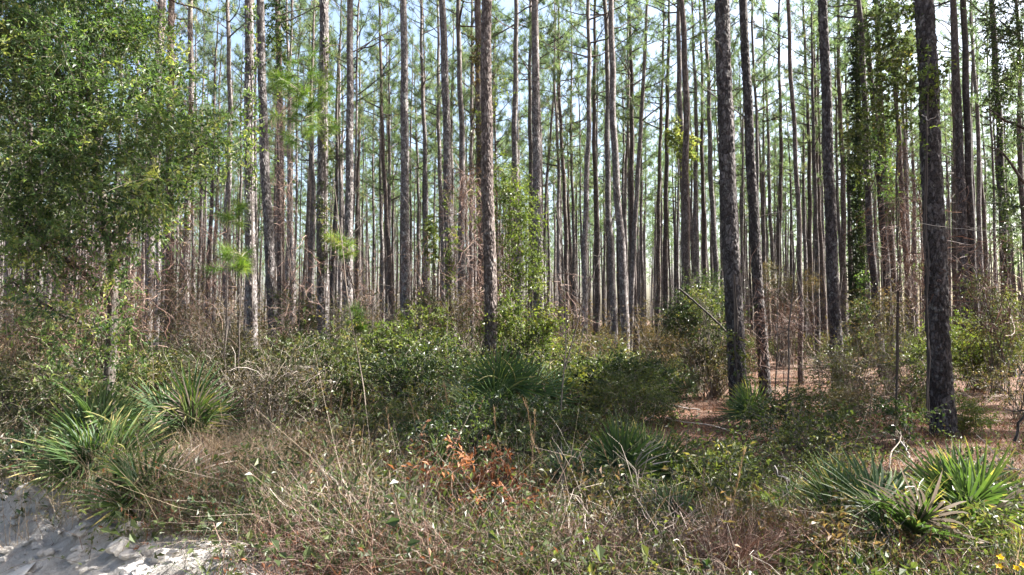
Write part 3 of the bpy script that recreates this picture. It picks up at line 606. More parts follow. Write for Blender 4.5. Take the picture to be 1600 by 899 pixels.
def vine_on(k, y0, y1, rp, mat, seed, label, dens=6):
    b, lx, d, D = TINFO[k]; xt, xb = TREES[k][0], TREES[k][1]; fx = lambda y: xt + (xb - xt) * (y - 50) / 430.; r = np.random.default_rng(seed); sc_ = 9.0 / d
    lob = [(fx(y) + r.normal() * rp * .3, y, rp * r.uniform(.4, .9), d - D * .5 - .1) for y in np.arange(y0, y1, rp * 1.1) if r.random() < .75]
    vine(label, lob, mat, [(fx(580), 500 + 1944 / d - 4, d - D), (fx(400), 400, d - D * .8), (fx(y0 + 20), y0 + 20, d - D * .8), (fx(y0), y0, d - D * .8)], seed, dens, .05 + .0016 * d, .03 + .0012 * d, 7, .2)
vine_on(4, 0, 300, 9, M_OAK, 41, 'thin green vine climbing the left one of the two close pines', 4)
vine_on(9, 60, 420, 9, M_MID, 42, 'sparse green vine on the thick straight pine in the left half', 3)
vine_on(18, 300, 470, 8, M_BRIGHT, 43, 'leafy vine round the lower part of the leaning grey pine', 4)
vine_on(24, 380, 540, 8, M_MID, 44, 'vine leaves on the lower trunk of the straight grey pine at centre', 5)
vine_on(20, 60, 300, 10, M_OLIVE, 45, 'browning vine on the left trunk of the vine wrapped pair', 5)
vine_on(2, 150, 400, 10, M_OLIVE, 46, 'browning vine on the straight pine beside the oak', 4)
vine_on(41, 520, 640, 8, M_MID, 47, 'small leafy vine at the foot of the thick dark pine', 6)
vine_on(55, 0, 350, 11, M_OAK, 48, 'green vine on the pine left of the thickest blackish pine', 5)
vine_on(53, 40, 300, 9, M_DARK, 49, 'dark vine on the left one of two brown pines by the ivy clad pine', 5)
vine_on(62, 100, 420, 11, M_DARK, 50, 'dark vine on the pine under the corner foliage at right', 5)
tangle('thin dry vine veil right of the thick straight pine', [(560, 440, 26, 60, 15), (580, 500, 24, 50, 15)], 61, 90)
tangle('dry vine veil left of the thick straight pine', [(470, 450, 26, 80, 14), (455, 520, 30, 50, 14)], 62, 110)
tangle('dry brown brush behind the bright sunlit bush', [(655, 430, 24, 60, 16), (690, 470, 24, 50, 16)], 63, 90)
tangle('dry brush right of the straight grey pine at centre', [(875, 480, 24, 50, 15), (905, 520, 24, 40, 15)], 64, 90)
tangle('dry vines between the thick dark pine and its reddish neighbour', [(1195, 500, 18, 60, 14), (1170, 540, 18, 50, 13)], 65, 80)
tangle('tangled dry stems at right below the leafy corner tree', [(1550, 420, 34, 70, 10.5), (1575, 500, 34, 60, 10.2), (1530, 480, 30, 60, 10.4)], 66, 120)
tangle('dry brown stems under the oak left of the pale sunlit trunk', [(190, 430, 36, 80, 11), (215, 490, 36, 60, 11), (160, 520, 40, 50, 10.5)], 67, 130)
def bare_sapling_mesh(i):
    r = np.random.default_rng(1200 + i); g = Geo(); gt = Geo(); L = 1.0
    P = curves(1, np.zeros((1, 3)), nrm(np.array([[r.normal() * .05, r.normal() * .05, 1]])), L, 9, .06, r); g.add(*tubes(P, np.linspace(.003, .0011, 9)[None], 5))
    n = 9; f = r.integers(3, 9, n); Q = curves(n, P[0, f], nrm(r.normal(size=(n, 3)) + np.array([0, 0, .6])), r.uniform(.06, .22, n), 4, .22, r); gt.add(*tubes(Q, np.array([[.0014, .0012, .001, .0007]]).repeat(n, 0), 3))
    return g.mesh('trunk', M_LIMB if i % 2 else M_TWIG), gt.mesh('twigs', M_LIMB)
BS = [bare_sapling_mesh(i) for i in range(6)]; rbs = np.random.default_rng(91)
for i, p in enumerate(scatter(90, 9, 27, 1.0, PINE_XY, rbs)):
    x = CX + F_PX * p[0] / p[1]; zn = next(z[2] for z in ZONES if x < z[1] or z is ZONES[-1]); h = rbs.uniform(1.8, 5.2)
    t_, w_ = BS[i % 6]; root = thing('bare_sapling', ('tall' if h > 3.4 else 'short') + ' thin bare sapling @ ' + zn, 'sapling', (p[0], p[1], gz(p[0], p[1]) - .03), 'thin bare saplings ' + zn, rbs.uniform(0, 6.28))
    root.scale = (h, h, h); link('trunk', t_, root); link('twigs', w_, root)

# ------------------------------------------------------------------ young pines
def sapling(x, d, ytop, ybough, n, label, seed, spread=.5):
    r = np.random.default_rng(seed); b = pt(x, 500, d); b[2] = gz(b[0], d); top = pt(x, ytop, d)[2] - b[2]; low = max(.6, pt(x, ybough, d)[2] - b[2])
    root = thing('young_pine', label, 'young pine', b, 'young pines among the trunks')
    P = np.stack([np.cumsum(r.normal(size=8) * .015), np.cumsum(r.normal(size=8) * .015), np.linspace(-.05, top, 8)], -1)
    limb(root, P, .016, .006, 'trunk', M_LIMB, 6)
    g = Geo(); gl = Geo(); z = r.uniform(low, top, n); az = r.uniform(0, 6.28, n)
    q = np.stack([np.interp(z, P[:, 2], P[:, 0]), np.interp(z, P[:, 2], P[:, 1]), z], -1); dd = nrm(np.stack([np.cos(az), np.sin(az), r.uniform(-.1, .6, n)], -1))
    e = q + dd * (r.uniform(.15, 1, n) * spread)[:, None]; gl.add(*tubes(np.stack([q, (q + e) / 2 + [0, 0, .03], e], 1), np.array([[.008, .006, .004]]).repeat(n, 0), 3))
    tuft_needles(g, e, dd, r, 60, .26, .008); m = (q + e * 2) / 3; tuft_needles(g, m, dd, r, 30, .24, .008)
    c = link('crown', g.mesh('crown', M_NEEDLE2), root); link('limbs', gl.mesh('limbs', M_TWIG), c)
sapling(466, 14, 100, 225, 44, 'bright green young pine spray beside the ivy topped pine', 31, .75)
sapling(352, 12.5, 320, 350, 7, 'small pale young pine tuft left of the two close pines', 32, .3)
sapling(374, 12, 395, 430, 12, 'yellowish young pine spray in front of the two close pines', 33, .5)
sapling(538, 15, 370, 400, 9, 'young pine tuft beside the pine with slanting dead branches', 34, .4)
sapling(552, 13, 480, 520, 8, 'low pale young pine tuft right of the thick straight pine', 35, .25)

# ------------------------------------------------------------------ shrubs
PALM_XY = []
TYPES0 = {  # leaf material, leaf length, leaf width, leaves per shoot, shoot length, density
 'bright': (M_BRIGHT, .055, .028, 9, .26, 1.0), 'mid': (M_MID, .045, .021, 10, .24, 1.0), 'dark': (M_DARK, .045, .022, 10, .22, 1.15),
 'olive': (M_OLIVE, .045, .020, 8, .28, .8), 'fine': (M_MID, .026, .008, 14, .26, 1.1), 'rust': (M_RUST, .05, .02, 10, .22, 1.1), 'twiggy': (M_OLIVE, .04, .018, 4, .34, .8)}
TYPES = {k: (v[0], v[1] * 1.3, v[2] * 1.35, v[3], v[4] * 1.1, v[5] * .62) for k, v in TYPES0.items()}
def shrub_geo(ty, W, D, H, r, foot=.15):
    mat, lL, lW, nl, sl, dens = TYPES[ty]; g = Geo(); gs = Geo()
    n = int(190 * dens * (W * D + 1.4 * W * H) ** .95) + 20
    # uneven outline: several lumps
    nl_ = 9; lc = rdir(nl_, r) * r.uniform(.35, .95, (nl_, 1)); lr = r.uniform(.3, .62, nl_)
    k = r.integers(0, nl_, n); q = rdir(n, r) * (r.uniform(.2, 1, n) ** .45)[:, None]; u = lc[k] + q * lr[k][:, None]
    base = np.stack([u[:, 0] * W * .5, u[:, 1] * D * .5, (foot + (1 - foot) * (u[:, 2] * .5 + .5)) * H * .92], -1); base[:, 2] *= .93 * H / np.percentile(base[:, 2], 98); base[:, 0] *= .5 * W / np.percentile(np.abs(base[:, 0]), 96); base[:, 2] = np.maximum(base[:, 2], .03)
    dirs = nrm(np.stack([u[:, 0], u[:, 1], u[:, 2] * .5 + .35], -1) + r.normal(size=(n, 3)) * .5)
    lon = r.uniform(.5, 1.7, n) * np.where(r.random(n) < .14, r.uniform(1.6, 2.8, n), 1)
    tone = r.uniform(.15, .65, nl_); tone[r.integers(0, nl_, 2)] = (.85, .75)
    sprigs(g, base, dirs, lon * sl, nl, lL, lW, r, 0, 1, .35, .005, rbase=np.clip(tone[k] + r.normal(size=n) * .2, 0, 1))
    m = max(5, int(n / 14)); e = base[r.integers(0, n, m)]
    s = np.stack([r.normal(size=m) * W * .08, r.normal(size=m) * D * .08, np.full(m, -.03)], -1); t = np.linspace(0, 1, 5)[None, :, None]
    P = s[:, None] * (1 - t) + e[:, None] * t; P[..., 2] = s[:, None, 2] + (e - s)[:, None, 2] * t[..., 0] ** .7; P[:, 1:-1] += r.normal(size=(m, 3, 3)) * .03
    gs.add(*tubes(P, np.linspace(.011, .004, 5)[None].repeat(m, 0), 4), r.uniform(0, 1, m).repeat(16) if False else .5)
    if ty == 'twiggy':
        Q = curves(int(n * .8), base[:int(n * .8)], dirs[:int(n * .8)], r.uniform(.2, .6, int(n * .8)), 5, .35, r, .05)
        V, F = ribbons(Q, np.full(Q.shape[:2], .006), rdir(len(Q), r)); gs.add(V, F, r.uniform(.3, 1, len(Q)).repeat(4))
    return g.mesh('foliage', [mat, M_TWIG]), gs.mesh('stems', M_TWIG)
def shrub(ty, x, yb, wpx, hpx, label, seed, dd=None, foot=.12, name='shrub', cat='shrub', group=None):
    d = dd or base_d(yb); b = pt(x, 500, d); b[2] = gz(b[0], d); W = 1.0 * wpx * d / F_PX; H = 1.0 * hpx * d / F_PX + .05; r = np.random.default_rng(seed)
    
    if ty == 'rust' and d < 9: PALM_XY.append((b[0], b[1], W * .6))
    f, s = shrub_geo(ty, W, min(W, 1.6), H, r, foot); root = thing(name, label, cat, b, group); link('foliage', f, root); link('stems', s, root)
SHR = [
 ('bright', 640, 645, 165, 150, 'bright sunlit green bush below the clean grey pine'),
 ('mid', 575, 615, 90, 80, 'smaller green bush at the left side of the bright sunlit bush'),
 ('mid', 700, 660, 120, 110, 'mixed green bush at the right foot of the bright sunlit bush'),
 ('mid', 850, 650, 110, 105, 'green bush hiding the foot of the straight grey pine at centre'),
 ('dark', 972, 668, 190, 92, 'wide dark green bush in shade right of centre'),
 ('bright', 895, 590, 70, 55, 'yellowish sunny bush behind the centre pine foot'),
 ('twiggy', 1335, 650, 130, 130, 'grey brown twiggy bush under the lichened pine'),
 ('mid', 1330, 645, 80, 100, 'green leafy bush growing through the twiggy bush under the lichened pine'),
 ('mid', 1240, 700, 130, 70, 'leafy bush with yellow green tips in front of the reddish brown pine'),
 ('dark', 1085, 612, 90, 185, 'tall dark leaved sapling bush left of the thick dark pine'),
 ('olive', 1030, 600, 90, 120, 'olive bush left of the tall dark leaved sapling bush'),
 ('olive', 1225, 575, 80, 165, 'tall vine grown bush between the thick dark and lichened pines'),
 ('bright', 1525, 612, 130, 115, 'sunny pale leaved bush right of the thickest blackish pine'),
 ('mid', 1448, 655, 60, 125, 'leafy sapling standing against the foot of the thickest blackish pine'),
 ('mid', 150, 690, 170, 120, 'dense dark green bush behind the left palmettos'),
 ('mid', 255, 645, 150, 95, 'spreading bush under the right side of the oak'),
 ('olive', 60, 610, 120, 90, 'olive thicket under the oak at far left'),
 ('olive', 395, 640, 110, 110, 'brownish thicket at the feet of the two close pines'),
 ('olive', 470, 665, 130, 95, 'olive thicket left of the thick straight pine foot'),
 ('olive', 540, 680, 110, 85, 'olive bush in front of the thick straight pine foot'),
 ('mid', 615, 710, 140, 95, 'mid green bush among the tall dry grass stalks'),
 ('dark', 720, 735, 150, 95, 'dark green bush left of the upright palmetto at centre'),
 ('dark', 810, 720, 140, 105, 'dark leafy bush below the centre palmetto'),
 ('mid', 880, 700, 110, 60, 'pale green bush in front of the wide dark bush'),
 ('mid', 1075, 790, 150, 95, 'leafy green bush in the right foreground left of the thick pine foot'),
 ('mid', 1150, 760, 110, 70, 'sunlit leafy bush in front of the thick dark pine'),
 ('fine', 1120, 820, 100, 70, 'feathery green weed bush low in the right foreground'),
 ('fine', 1265, 780, 130, 70, 'feathery grey green bush left of the large right palmetto'),
 ('mid', 1010, 830, 120, 70, 'low green bush below the two middle palmettos'),
 ('dark', 1400, 705, 50, 65, 'small dark leaved seedling left of the thickest blackish pine'),
 ('fine', 385, 893, 90, 60, 'bright feathery weed clump on the road bank'),
 ('rust', 755, 860, 95, 135, 'rust orange withered bush in the foreground'),
 ('rust', 650, 800, 60, 62, 'smaller rust coloured withered bush in the foreground'),
 ('rust', 815, 560, 36, 60, 'rust coloured dead bush behind the vine wrapped pair'),
 ('dark', 95, 755, 110, 70, 'low blue green bush spilling over the far left bank'),
 ('olive', 470, 780, 150, 80, 'brown green weedy bush in the tan grass at left'),
 ('olive', 590, 800, 130, 80, 'brown weedy bush left of the rust coloured bushes'),
 ('olive', 880, 850, 140, 80, 'brown weedy bush right of the rust orange bush'),
 ('mid', 640, 880, 120, 60, 'low green weeds in the bottom foreground below the rust bushes'),
 ('mid', 930, 735, 100, 60, 'leafy bush behind the two middle palmettos'),
 ('dark', 1500, 800, 70, 80, 'broad leaved weed beside the large right palmetto'),
 ('mid', 1565, 880, 90, 80, 'leafy weed bush in the lower right corner'),
 ('olive', 1180, 860, 150, 70, 'brown weed bush low right of centre'),
 ('olive', 1330, 880, 140, 60, 'brown weed bush under the large right palmetto'),
 ('twiggy', 1420, 640, 90, 90, 'dry twiggy bush between the lichened and thickest pines'),
 ('olive', 1590, 650, 90, 90, 'brown bush at the right edge under the leafy tree'),
 ('mid', 1290, 720, 110, 70, 'yellow green bush right of the reddish brown pine'),
 ('twiggy', 560, 870, 160, 90, 'dry grey weed bush with green shoots in the left foreground'),
 ('olive', 185, 640, 80, 190, 'tall ragged brush under the right half of the oak'),
 ('olive', 300, 610, 70, 190, 'tall brown ragged brush between the oak and the two close pines'),
 ('twiggy', 345, 640, 80, 170, 'tall dry twiggy brush left of the two close pines'),
 ('mid', 470, 610, 60, 150, 'tall thin green brush left of the thick straight pine'),
 ('twiggy', 575, 640, 80, 165, 'tall dry brush right of the thick straight pine'),
 ('mid', 665, 610, 70, 150, 'tall leafy brush rising behind the bright sunlit bush'),
 ('olive', 735, 620, 60, 170, 'tall brown brush at the feet of the vine wrapped pair'),
 ('bright', 815, 640, 80, 170, 'tall leafy brush under the hanging green vine at centre'),
 ('olive', 900, 615, 70, 110, 'tawny brush right of the straight grey pine at centre'),
 ('mid', 1120, 620, 60, 170, 'leafy sapling brush touching the left side of the thick dark pine'),
 ('olive', 1390, 620, 70, 170, 'tall brown brush below the dead vine tangle at right'),
 ('mid', 1555, 620, 70, 180, 'tall leafy brush under the shaggy corner tree'),
 ('mid', 110, 660, 120, 170, 'tall green brush draping down from the oak behind the palmettos'),
 ('olive', 20, 640, 90, 180, 'tall olive brush at the far left edge'),
 ('twiggy', 1000, 885, 170, 70, 'dry brown weed bush at the bottom right of centre'),
]
for i, (ty, x, yb, wp, hp, lab) in enumerate(SHR):
    shrub(ty, x, yb, wp, hp, lab, 500 + i, foot=.3 if hp > 145 else .12)
def dry_bush(x, yb, wpx, hpx, mat, label, seed):
    d = base_d(yb); b = pt(x, 500, d); b[2] = gz(b[0], d); W = wpx * d / F_PX; H = hpx * d / F_PX; r = np.random.default_rng(seed); n = int(1500 * W + 300)
    root = thing('dry_bush', label, 'dry bush', b); PALM_XY.append((b[0], b[1], W * .42)); g = Geo(); gs = Geo()
    st = np.stack([r.normal(size=n) * W * .16, r.normal(size=n) * W * .16, r.uniform(0, .35, n) * H], -1)
    P = curves(n, st, nrm(np.stack([st[:, 0] / W * 4 + r.normal(size=n) * .45, st[:, 1] / W * 4 + r.normal(size=n) * .45, np.full(n, 1.1)], -1)), H * r.uniform(.35, 1.0, n), 7, .26, r, .10)
    V, F = ribbons(P, .0036 * r.uniform(.6, 1.4, (n, 1)) * np.linspace(1, .5, 7)[None], rdir(n, r)); g.add(V, F, np.clip(.5 + r.normal(size=n) * .3, 0, 1).repeat(6)); link('stems', g.mesh('stems', mat), root)
    m = 14; Q = curves(m, np.zeros((m, 3)), nrm(r.normal(size=(m, 3)) * .5 + np.array([0, 0, 1.])), H * r.uniform(.5, .9, m), 6, .15, r); gs.add(*tubes(Q, np.linspace(.006, .002, 6)[None].repeat(m, 0), 4)); link('branches', gs.mesh('branches', M_TWIG), root)
for i, a_ in enumerate([(435, 775, 170, 105, M_TAN, 'pale tan feathery dry bush in sun left of the rust bushes'), (345, 755, 110, 90, M_TAN, 'tan dry bush beside the upright sunlit palmetto'), (530, 800, 150, 100, M_WEED, 'brown fine stemmed dry bush left of the smaller rust bush'),
                        (300, 800, 110, 110, M_WEED, 'brown dry bush at the top of the road bank'), (700, 885, 170, 105, M_WEED, 'dark brown dry bush below the rust orange bush'), (480, 880, 170, 100, M_WEED, 'brown tangled dry bush near the bottom left of the undergrowth'),
                        (930, 890, 170, 90, M_WEED, 'brown dry bush at the bottom below the two upright palmettos'), (1130, 895, 170, 110, M_WEED, 'reddish brown dry bush at the bottom right of centre'), (1250, 860, 150, 100, M_WEED, 'dark dry bush left of the large foreground palmetto'),
                        (845, 860, 120, 95, M_TAN, 'tan dry bush right of the rust orange bush'), (1020, 720, 120, 60, M_TAN, 'low tan dry bush in front of the wide dark bush'), (1470, 895, 150, 70, M_WEED, 'grey brown dry brush below the large foreground palmetto')]):
    dry_bush(*a_, 640 + i)
# undergrowth shrubs further back: small alike ones, sharing meshes
BK = [shrub_geo(t, 1.7, 1.4, 1.15, np.random.default_rng(700 + i)) for i, t in enumerate(['mid', 'olive', 'bright', 'olive', 'mid', 'olive'])]
rb_ = np.random.default_rng(77)
for p in scatter(120, 14, 42, 1.5, [], rb_):
    x = CX + F_PX * p[0] / p[1]
    if x > 1130 and p[1] < 24: continue
    zn = next(z[2] for z in ZONES if x < z[1] or z is ZONES[-1]); ki = rb_.integers(6); f, s = BK[ki]
    root = thing('shrub', 'low %s bush @ ' % ['green', 'olive brown', 'bright green', 'olive brown', 'green', 'olive brown'][ki] + zn, 'shrub', (p[0], p[1], gz(p[0], p[1])), 'thicket bushes ' + zn, rb_.uniform(0, 6.28))
    q = rb_.uniform(.6, 1.25); root.scale = (q, q, q * rb_.uniform(.6, 1.2)); link('foliage', f, root); link('stems', s, root)

BF = [shrub_geo(t, 1.5, 1.3, 1.25, np.random.default_rng(740 + i)) for i, t in enumerate(['olive', 'mid', 'twiggy', 'olive', 'mid', 'bright', 'twiggy', 'dark'])]
taken = []
for p in scatter(85, 9.5, 16, .85, [], rb_):
    x = CX + F_PX * p[0] / p[1]
    if x > 1000 and not (rb_.random() < .14): continue
    zn = next(z[2] for z in ZONES if x < z[1] or z is ZONES[-1]); ki = rb_.choice([0, 2, 3, 6, 1, 4] if x < 570 else [1, 4, 5, 7, 0, 3]); f, s = BF[ki]
    root = thing('shrub', 'front %s bush @ ' % ['olive brown', 'green', 'dry twiggy', 'olive brown', 'green', 'bright green', 'dry twiggy', 'dark green'][ki] + zn, 'shrub', (p[0], p[1], gz(p[0], p[1])), 'front thicket bushes ' + zn, rb_.uniform(0, 6.28))
    q = rb_.uniform(.65, 1.1) * (1 if x < 1000 else .7); root.scale = (q, q, q * rb_.uniform(.7, 1.15)); link('foliage', f, root); link('stems', s, root)

# ------------------------------------------------------------------ saw palmettos
def frond_mesh(seed, dead=False):
    """fan leaf: folded blades radiating from the tip of the stalk (at the origin, stalk along -x, fan opening to +x)"""
    r = np.random.default_rng(seed); n = 23; g = Geo()
    th = np.linspace(-1.9, 1.9, n) + r.normal(size=n) * .03; L = (.62 - .10 * np.abs(th) / 1.9) * r.uniform(.85, 1.08, n)
    k = 7; s = np.linspace(0, 1, k)
    cup = .35 if not dead else -.5
    d = np.stack([np.cos(th), np.sin(th), np.full(n, .0)], -1)
    P = d[:, None] * (L[:, None] * s)[..., None]
    P[..., 2] += cup * L[:, None] * s * (1 - .75 * s) * np.abs(np.sin(th))[:, None] - r.uniform(.02, .22, n)[:, None] * L[:, None] * s ** 3 * (1 if not dead else 3)
    side_ = np.stack([-np.sin(th), np.cos(th), np.zeros(n)], -1)
    wmax = .031 if not dead else .026
    wd = wmax * np.interp(s, [0, .12, .45, .75, 1], [.25, .62, 1, .75, .05])[None] * r.uniform(.85, 1.1, (n, 1))
    up_ = np.array([0, 0, 1.])
    A = P - side_[:, None] * wd[..., None] * .5 + up_ * wd[..., None] * .28; C = P + side_[:, None] * wd[..., None] * .5 + up_ * wd[..., None] * .28
    V = np.stack([A, P, C], 2).reshape(-1, 3)
    i = np.arange(n)[:, None] * 3 * k; j = np.arange(k - 1)[None] * 3; q = i + j
    F = np.concatenate([np.stack([q, q + 1, q + 4, q + 3], -1).reshape(-1, 4), np.stack([q + 1, q + 2, q + 5, q + 4], -1).reshape(-1, 4)])
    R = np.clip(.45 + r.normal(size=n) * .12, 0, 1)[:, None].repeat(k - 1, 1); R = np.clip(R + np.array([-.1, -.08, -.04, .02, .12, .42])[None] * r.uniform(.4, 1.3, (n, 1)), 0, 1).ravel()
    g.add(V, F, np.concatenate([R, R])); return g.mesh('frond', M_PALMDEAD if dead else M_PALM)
FR = [frond_mesh(i) for i in range(6)]; FRD = [frond_mesh(40 + i, True) for i in range(2)]
def petiole_mesh():
    g = Geo(); s = np.linspace(-1, 0.03, 7); P = np.stack([s, np.zeros(7), -.10 * (1 - (s + 1) ** 2) * 0 - .06 * s * (s + 1) * -4], -1)
    g.add(*tubes(P, np.linspace(.011, .006, 7), 5)); return g.mesh('petiole', M_PETIOLE)
PET = petiole_mesh()
from mathutils import Matrix
def palmetto(x, yb, label, seed, fr, d=None, size=1.0):
    """fr: list of (azimuth deg, elevation deg of stalk, stalk length, blade roll, dead)"""
    d = d or base_d(yb); b = pt(x, 500, d); b[2] = gz(b[0], d); r = np.random.default_rng(seed)
    PALM_XY.append((b[0], b[1], .62 * size)); root = thing('saw_palmetto', label, 'palmetto', b, 'saw palmettos in the undergrowth')
    for (az, el, ln, tilt, dead) in fr:
        a = math.radians(az); e = math.radians(el); dv = Vector((math.cos(a) * math.cos(e), math.sin(a) * math.cos(e), math.sin(e)))
        tip = dv * ln * size
        o = link('frond', (FRD if dead else FR)[r.integers(2 if dead else 6)], root)
        R = Matrix.Rotation(a, 4, 'Z') @ Matrix.Rotation(-math.radians(el + tilt), 4, 'Y') @ Matrix.Rotation(r.normal() * .35 + abs(math.cos(a)) * 1.15 * (1 if math.cos(a) > 0 else -1), 4, 'X')
        o.matrix_local = Matrix.Translation(tip) @ R @ Matrix.Scale(size * r.uniform(.85, 1.1), 4)
        pe = link('petiole', PET, o); R2 = Matrix.Rotation(a, 4, 'Z') @ Matrix.Rotation(-e, 4, 'Y')
        pe.matrix_local = o.matrix_local.inverted() @ Matrix.Translation(tip) @ R2 @ Matrix.Diagonal((ln * size, 1, 1, 1))
        if dead: tag(o, 'withered grey frond hanging down')
def fan(seed, n, elmin=20, elmax=80, l0=.3, l1=.7, dead=0, az=(0, 360), tilt=(-35, 10)):
    r = np.random.default_rng(seed); out = []
    for i in range(n):
        out.append((r.uniform(*az), r.uniform(elmin, elmax), r.uniform(l0, l1), r.uniform(*tilt), i < dead))
    return out
palmetto(160, 775, 'big palmetto with drooping sunlit fronds on the left bank', 1, fan(1, 13, 20, 78, .2, .5, 0, (205, 400)), size=.9)
palmetto(165, 740, 'dark upright palmetto behind the big left bank palmetto', 2, fan(2, 9, 35, 85, .45, .8, 0), size=.95)
palmetto(140, 715, 'shaded palmetto at the far left end of the bank', 3, fan(3, 7, 35, 80, .35, .6, 0), size=.8)
palmetto(232, 812, 'small bright yellow green palmetto right at the bank edge', 4, fan(4, 8, 15, 75, .15, .35, 1, (180, 360)), size=.85)
palmetto(305, 715, 'upright sunlit palmetto behind the tan grass', 5, fan(5, 11, 50, 88, .45, .8, 1, tilt=(-10, 15)), size=.95)
palmetto(775, 695, 'dark palmetto with spiky fan standing high at centre', 6, fan(6, 9, 45, 88, .75, 1.1, 0), size=.95)
palmetto(685, 750, 'narrow upright palmetto frond left of centre', 7, fan(7, 3, 72, 88, .2, .35, 0, tilt=(-4, 6)), size=.7)
palmetto(885, 775, 'star shaped palmetto right of the rust orange bush', 8, fan(8, 6, 40, 85, .15, .4, 1), size=.75)
palmetto(965, 780, 'left one of two upright green palmettos right of centre', 9, fan(9, 6, 55, 88, .3, .55, 1, tilt=(-8, 8)), size=.8)
palmetto(1005, 770, 'right one of two upright green palmettos right of centre', 10, fan(10, 7, 55, 88, .3, .5, 0, tilt=(-8, 8)), size=.8)
palmetto(930, 815, 'pale palmetto with low lying fronds in front of the two upright ones', 11, fan(11, 5, 2, 25, .1, .3, 2), size=.75)
palmetto(1168, 678, 'small palmetto at the foot of the thick dark pine', 12, fan(12, 7, 35, 85, .2, .4, 0), size=.85)
palmetto(1410, 850, 'large dark green palmetto fan in the right foreground', 13, fan(13, 9, 25, 65, .25, .5, 1, (120, 300), tilt=(-20, 5)), size=.88)
palmetto(1500, 835, 'broad bladed palmetto right of the large foreground fan', 14, fan(14, 9, 40, 85, .3, .5, 1, tilt=(-10, 10)), size=.85)
palmetto(1330, 835, 'shaded palmetto left of the large foreground fan', 15, fan(15, 7, 20, 65, .3, .5, 1), size=.82)
palmetto(610, 850, 'withered grey palmetto in the left foreground', 16, fan(16, 7, 10, 60, .15, .35, 6), size=.7)
palmetto(560, 790, 'small shaded palmetto left of the smaller rust bush', 18, fan(18, 5, 30, 80, .15, .35, 1), size=.65)
palmetto(1060, 845, 'small dark palmetto in the weeds below the two upright ones', 19, fan(19, 5, 25, 80, .15, .3, 1), size=.62)
palmetto(820, 800, 'small palmetto fan right beside the rust orange bush', 20, fan(20, 4, 35, 80, .15, .3, 0), size=.62)
palmetto(1215, 800, 'low palmetto fan between the weed bushes at right', 21, fan(21, 5, 20, 75, .15, .3, 1), size=.65)
palmetto(828, 690, 'bright palmetto just right of the dark centre palmetto', 22, fan(22, 7, 40, 80, .6, .95, 0), size=.9)
palmetto(1135, 745, 'pale palmetto tucked in the bush below the thick dark pine', 17, fan(17, 6, 20, 70, .15, .35, 1), size=.75)

# ------------------------------------------------------------------ tall dry grass stalks
def stalk_mesh(seed):
    r = np.random.default_rng(seed); P = curves(1, np.zeros((1, 3)), nrm(np.array([[r.normal() * .06, r.normal() * .06, 1]])), 1.0, 9, .075, r)
    g = Geo(); g.add(*tubes(P, np.linspace(.004, .0018, 9)[None], 4), .5)
    gp = Geo(); n = 75; f = r.uniform(.45, 1, n) * 8; i0 = np.minimum(f.astype(int), 7); q = P[0, i0] + (P[0, np.minimum(i0 + 1, 8)] - P[0, i0]) * (f - i0)[:, None]
    d = nrm(rdir(n, r) * .3 + np.array([0, 0, 1.])); L = r.uniform(.03, .08, n)[:, None]; s = rdir(n, r)
    V = np.stack([q - s * .003, q + s * .003, q + d * L + s * .002, q + d * L - s * .002], 1).reshape(-1, 3)
    gp.add(V, np.arange(n * 4).reshape(-1, 4), r.uniform(0, 1, n)); return g.mesh('stem', M_TAN), gp.mesh('plume', M_PLUME)
ST = [stalk_mesh(i) for i in range(5)]
STALKS = [(725, 690, 705, 600), (737, 690, 742, 620), (690, 700, 676, 640), (575, 690, 567, 590), (530, 690, 523, 610), (556, 680, 555, 620), (430, 690, 432, 600), (375, 690, 380, 590), (497, 690, 501, 600), (610, 720, 618, 640), (784, 730, 783, 640),
          (838, 730, 836, 620), (876, 740, 855, 675), (820, 720, 821, 640), (1138, 830, 1140, 700), (985, 770, 950, 690), (312, 830, 318, 690), (285, 800, 300, 690), (235, 790, 232, 730), (1098, 800, 1101, 730), (395, 690, 392, 620), (660, 700, 655, 620)]
STL = ['tall tan stalk leaning left, left one of a pair under the knobbly pine', 'tall tan stalk, right one of a pair under the knobbly pine', 'tan stalk leaning left below the leaning grey pine', 'tan stalk leaning left beside the bright bush, above the smaller rust bush',
 'tan stalk right of the thick straight pine foot', 'short tan stalk between two taller ones right of the thick straight pine', 'tan stalk below the two close pines, nearest the ivy topped pine', 'tan stalk in olive thicket left of the two close pines', 'tan stalk just left of the thick straight pine foot',
 'tan stalk leaning right in front of the bright bush', 'straight tan stalk below the centre palmetto', 'straight tan stalk in front of the centre pine foot', 'thick tan plume leaning left above the star shaped palmetto', 'tan stalk between the centre palmetto and the centre pine',
 'tall straight tan stalk in front of the thick dark pine', 'tan stalk leaning far left over the two upright palmettos', 'tall thin tan stalk rising from the road bank edge', 'tan stalk leaning right near the road bank edge', 'short tan stalk beside the small bright palmetto on the bank',
 'tan stalk in the leafy bush left of the thick pine foot', 'tan stalk right below the left one of the two close pines', 'tan stalk in the middle of the bright sunlit bush']
for i, (xb, yb, xt, yt) in enumerate(STALKS):
    d = base_d(yb + 35); a = pt(xb, 500, d); a[2] = gz(a[0], d); e = pt(xt, yt, d); v = Vector(e - a)
    root = thing('grass_stalk', STL[i], 'grass stalk', a, 'tall tan grass stalks')
    root.rotation_mode = 'QUATERNION'; root.rotation_quaternion = v.to_track_quat('Z', 'Y'); L = v.length; root.scale = (1, 1, L) if False else (L, L, L)
    s, p = ST[i % 5]; link('stem', s, root); link('plume', p, root)

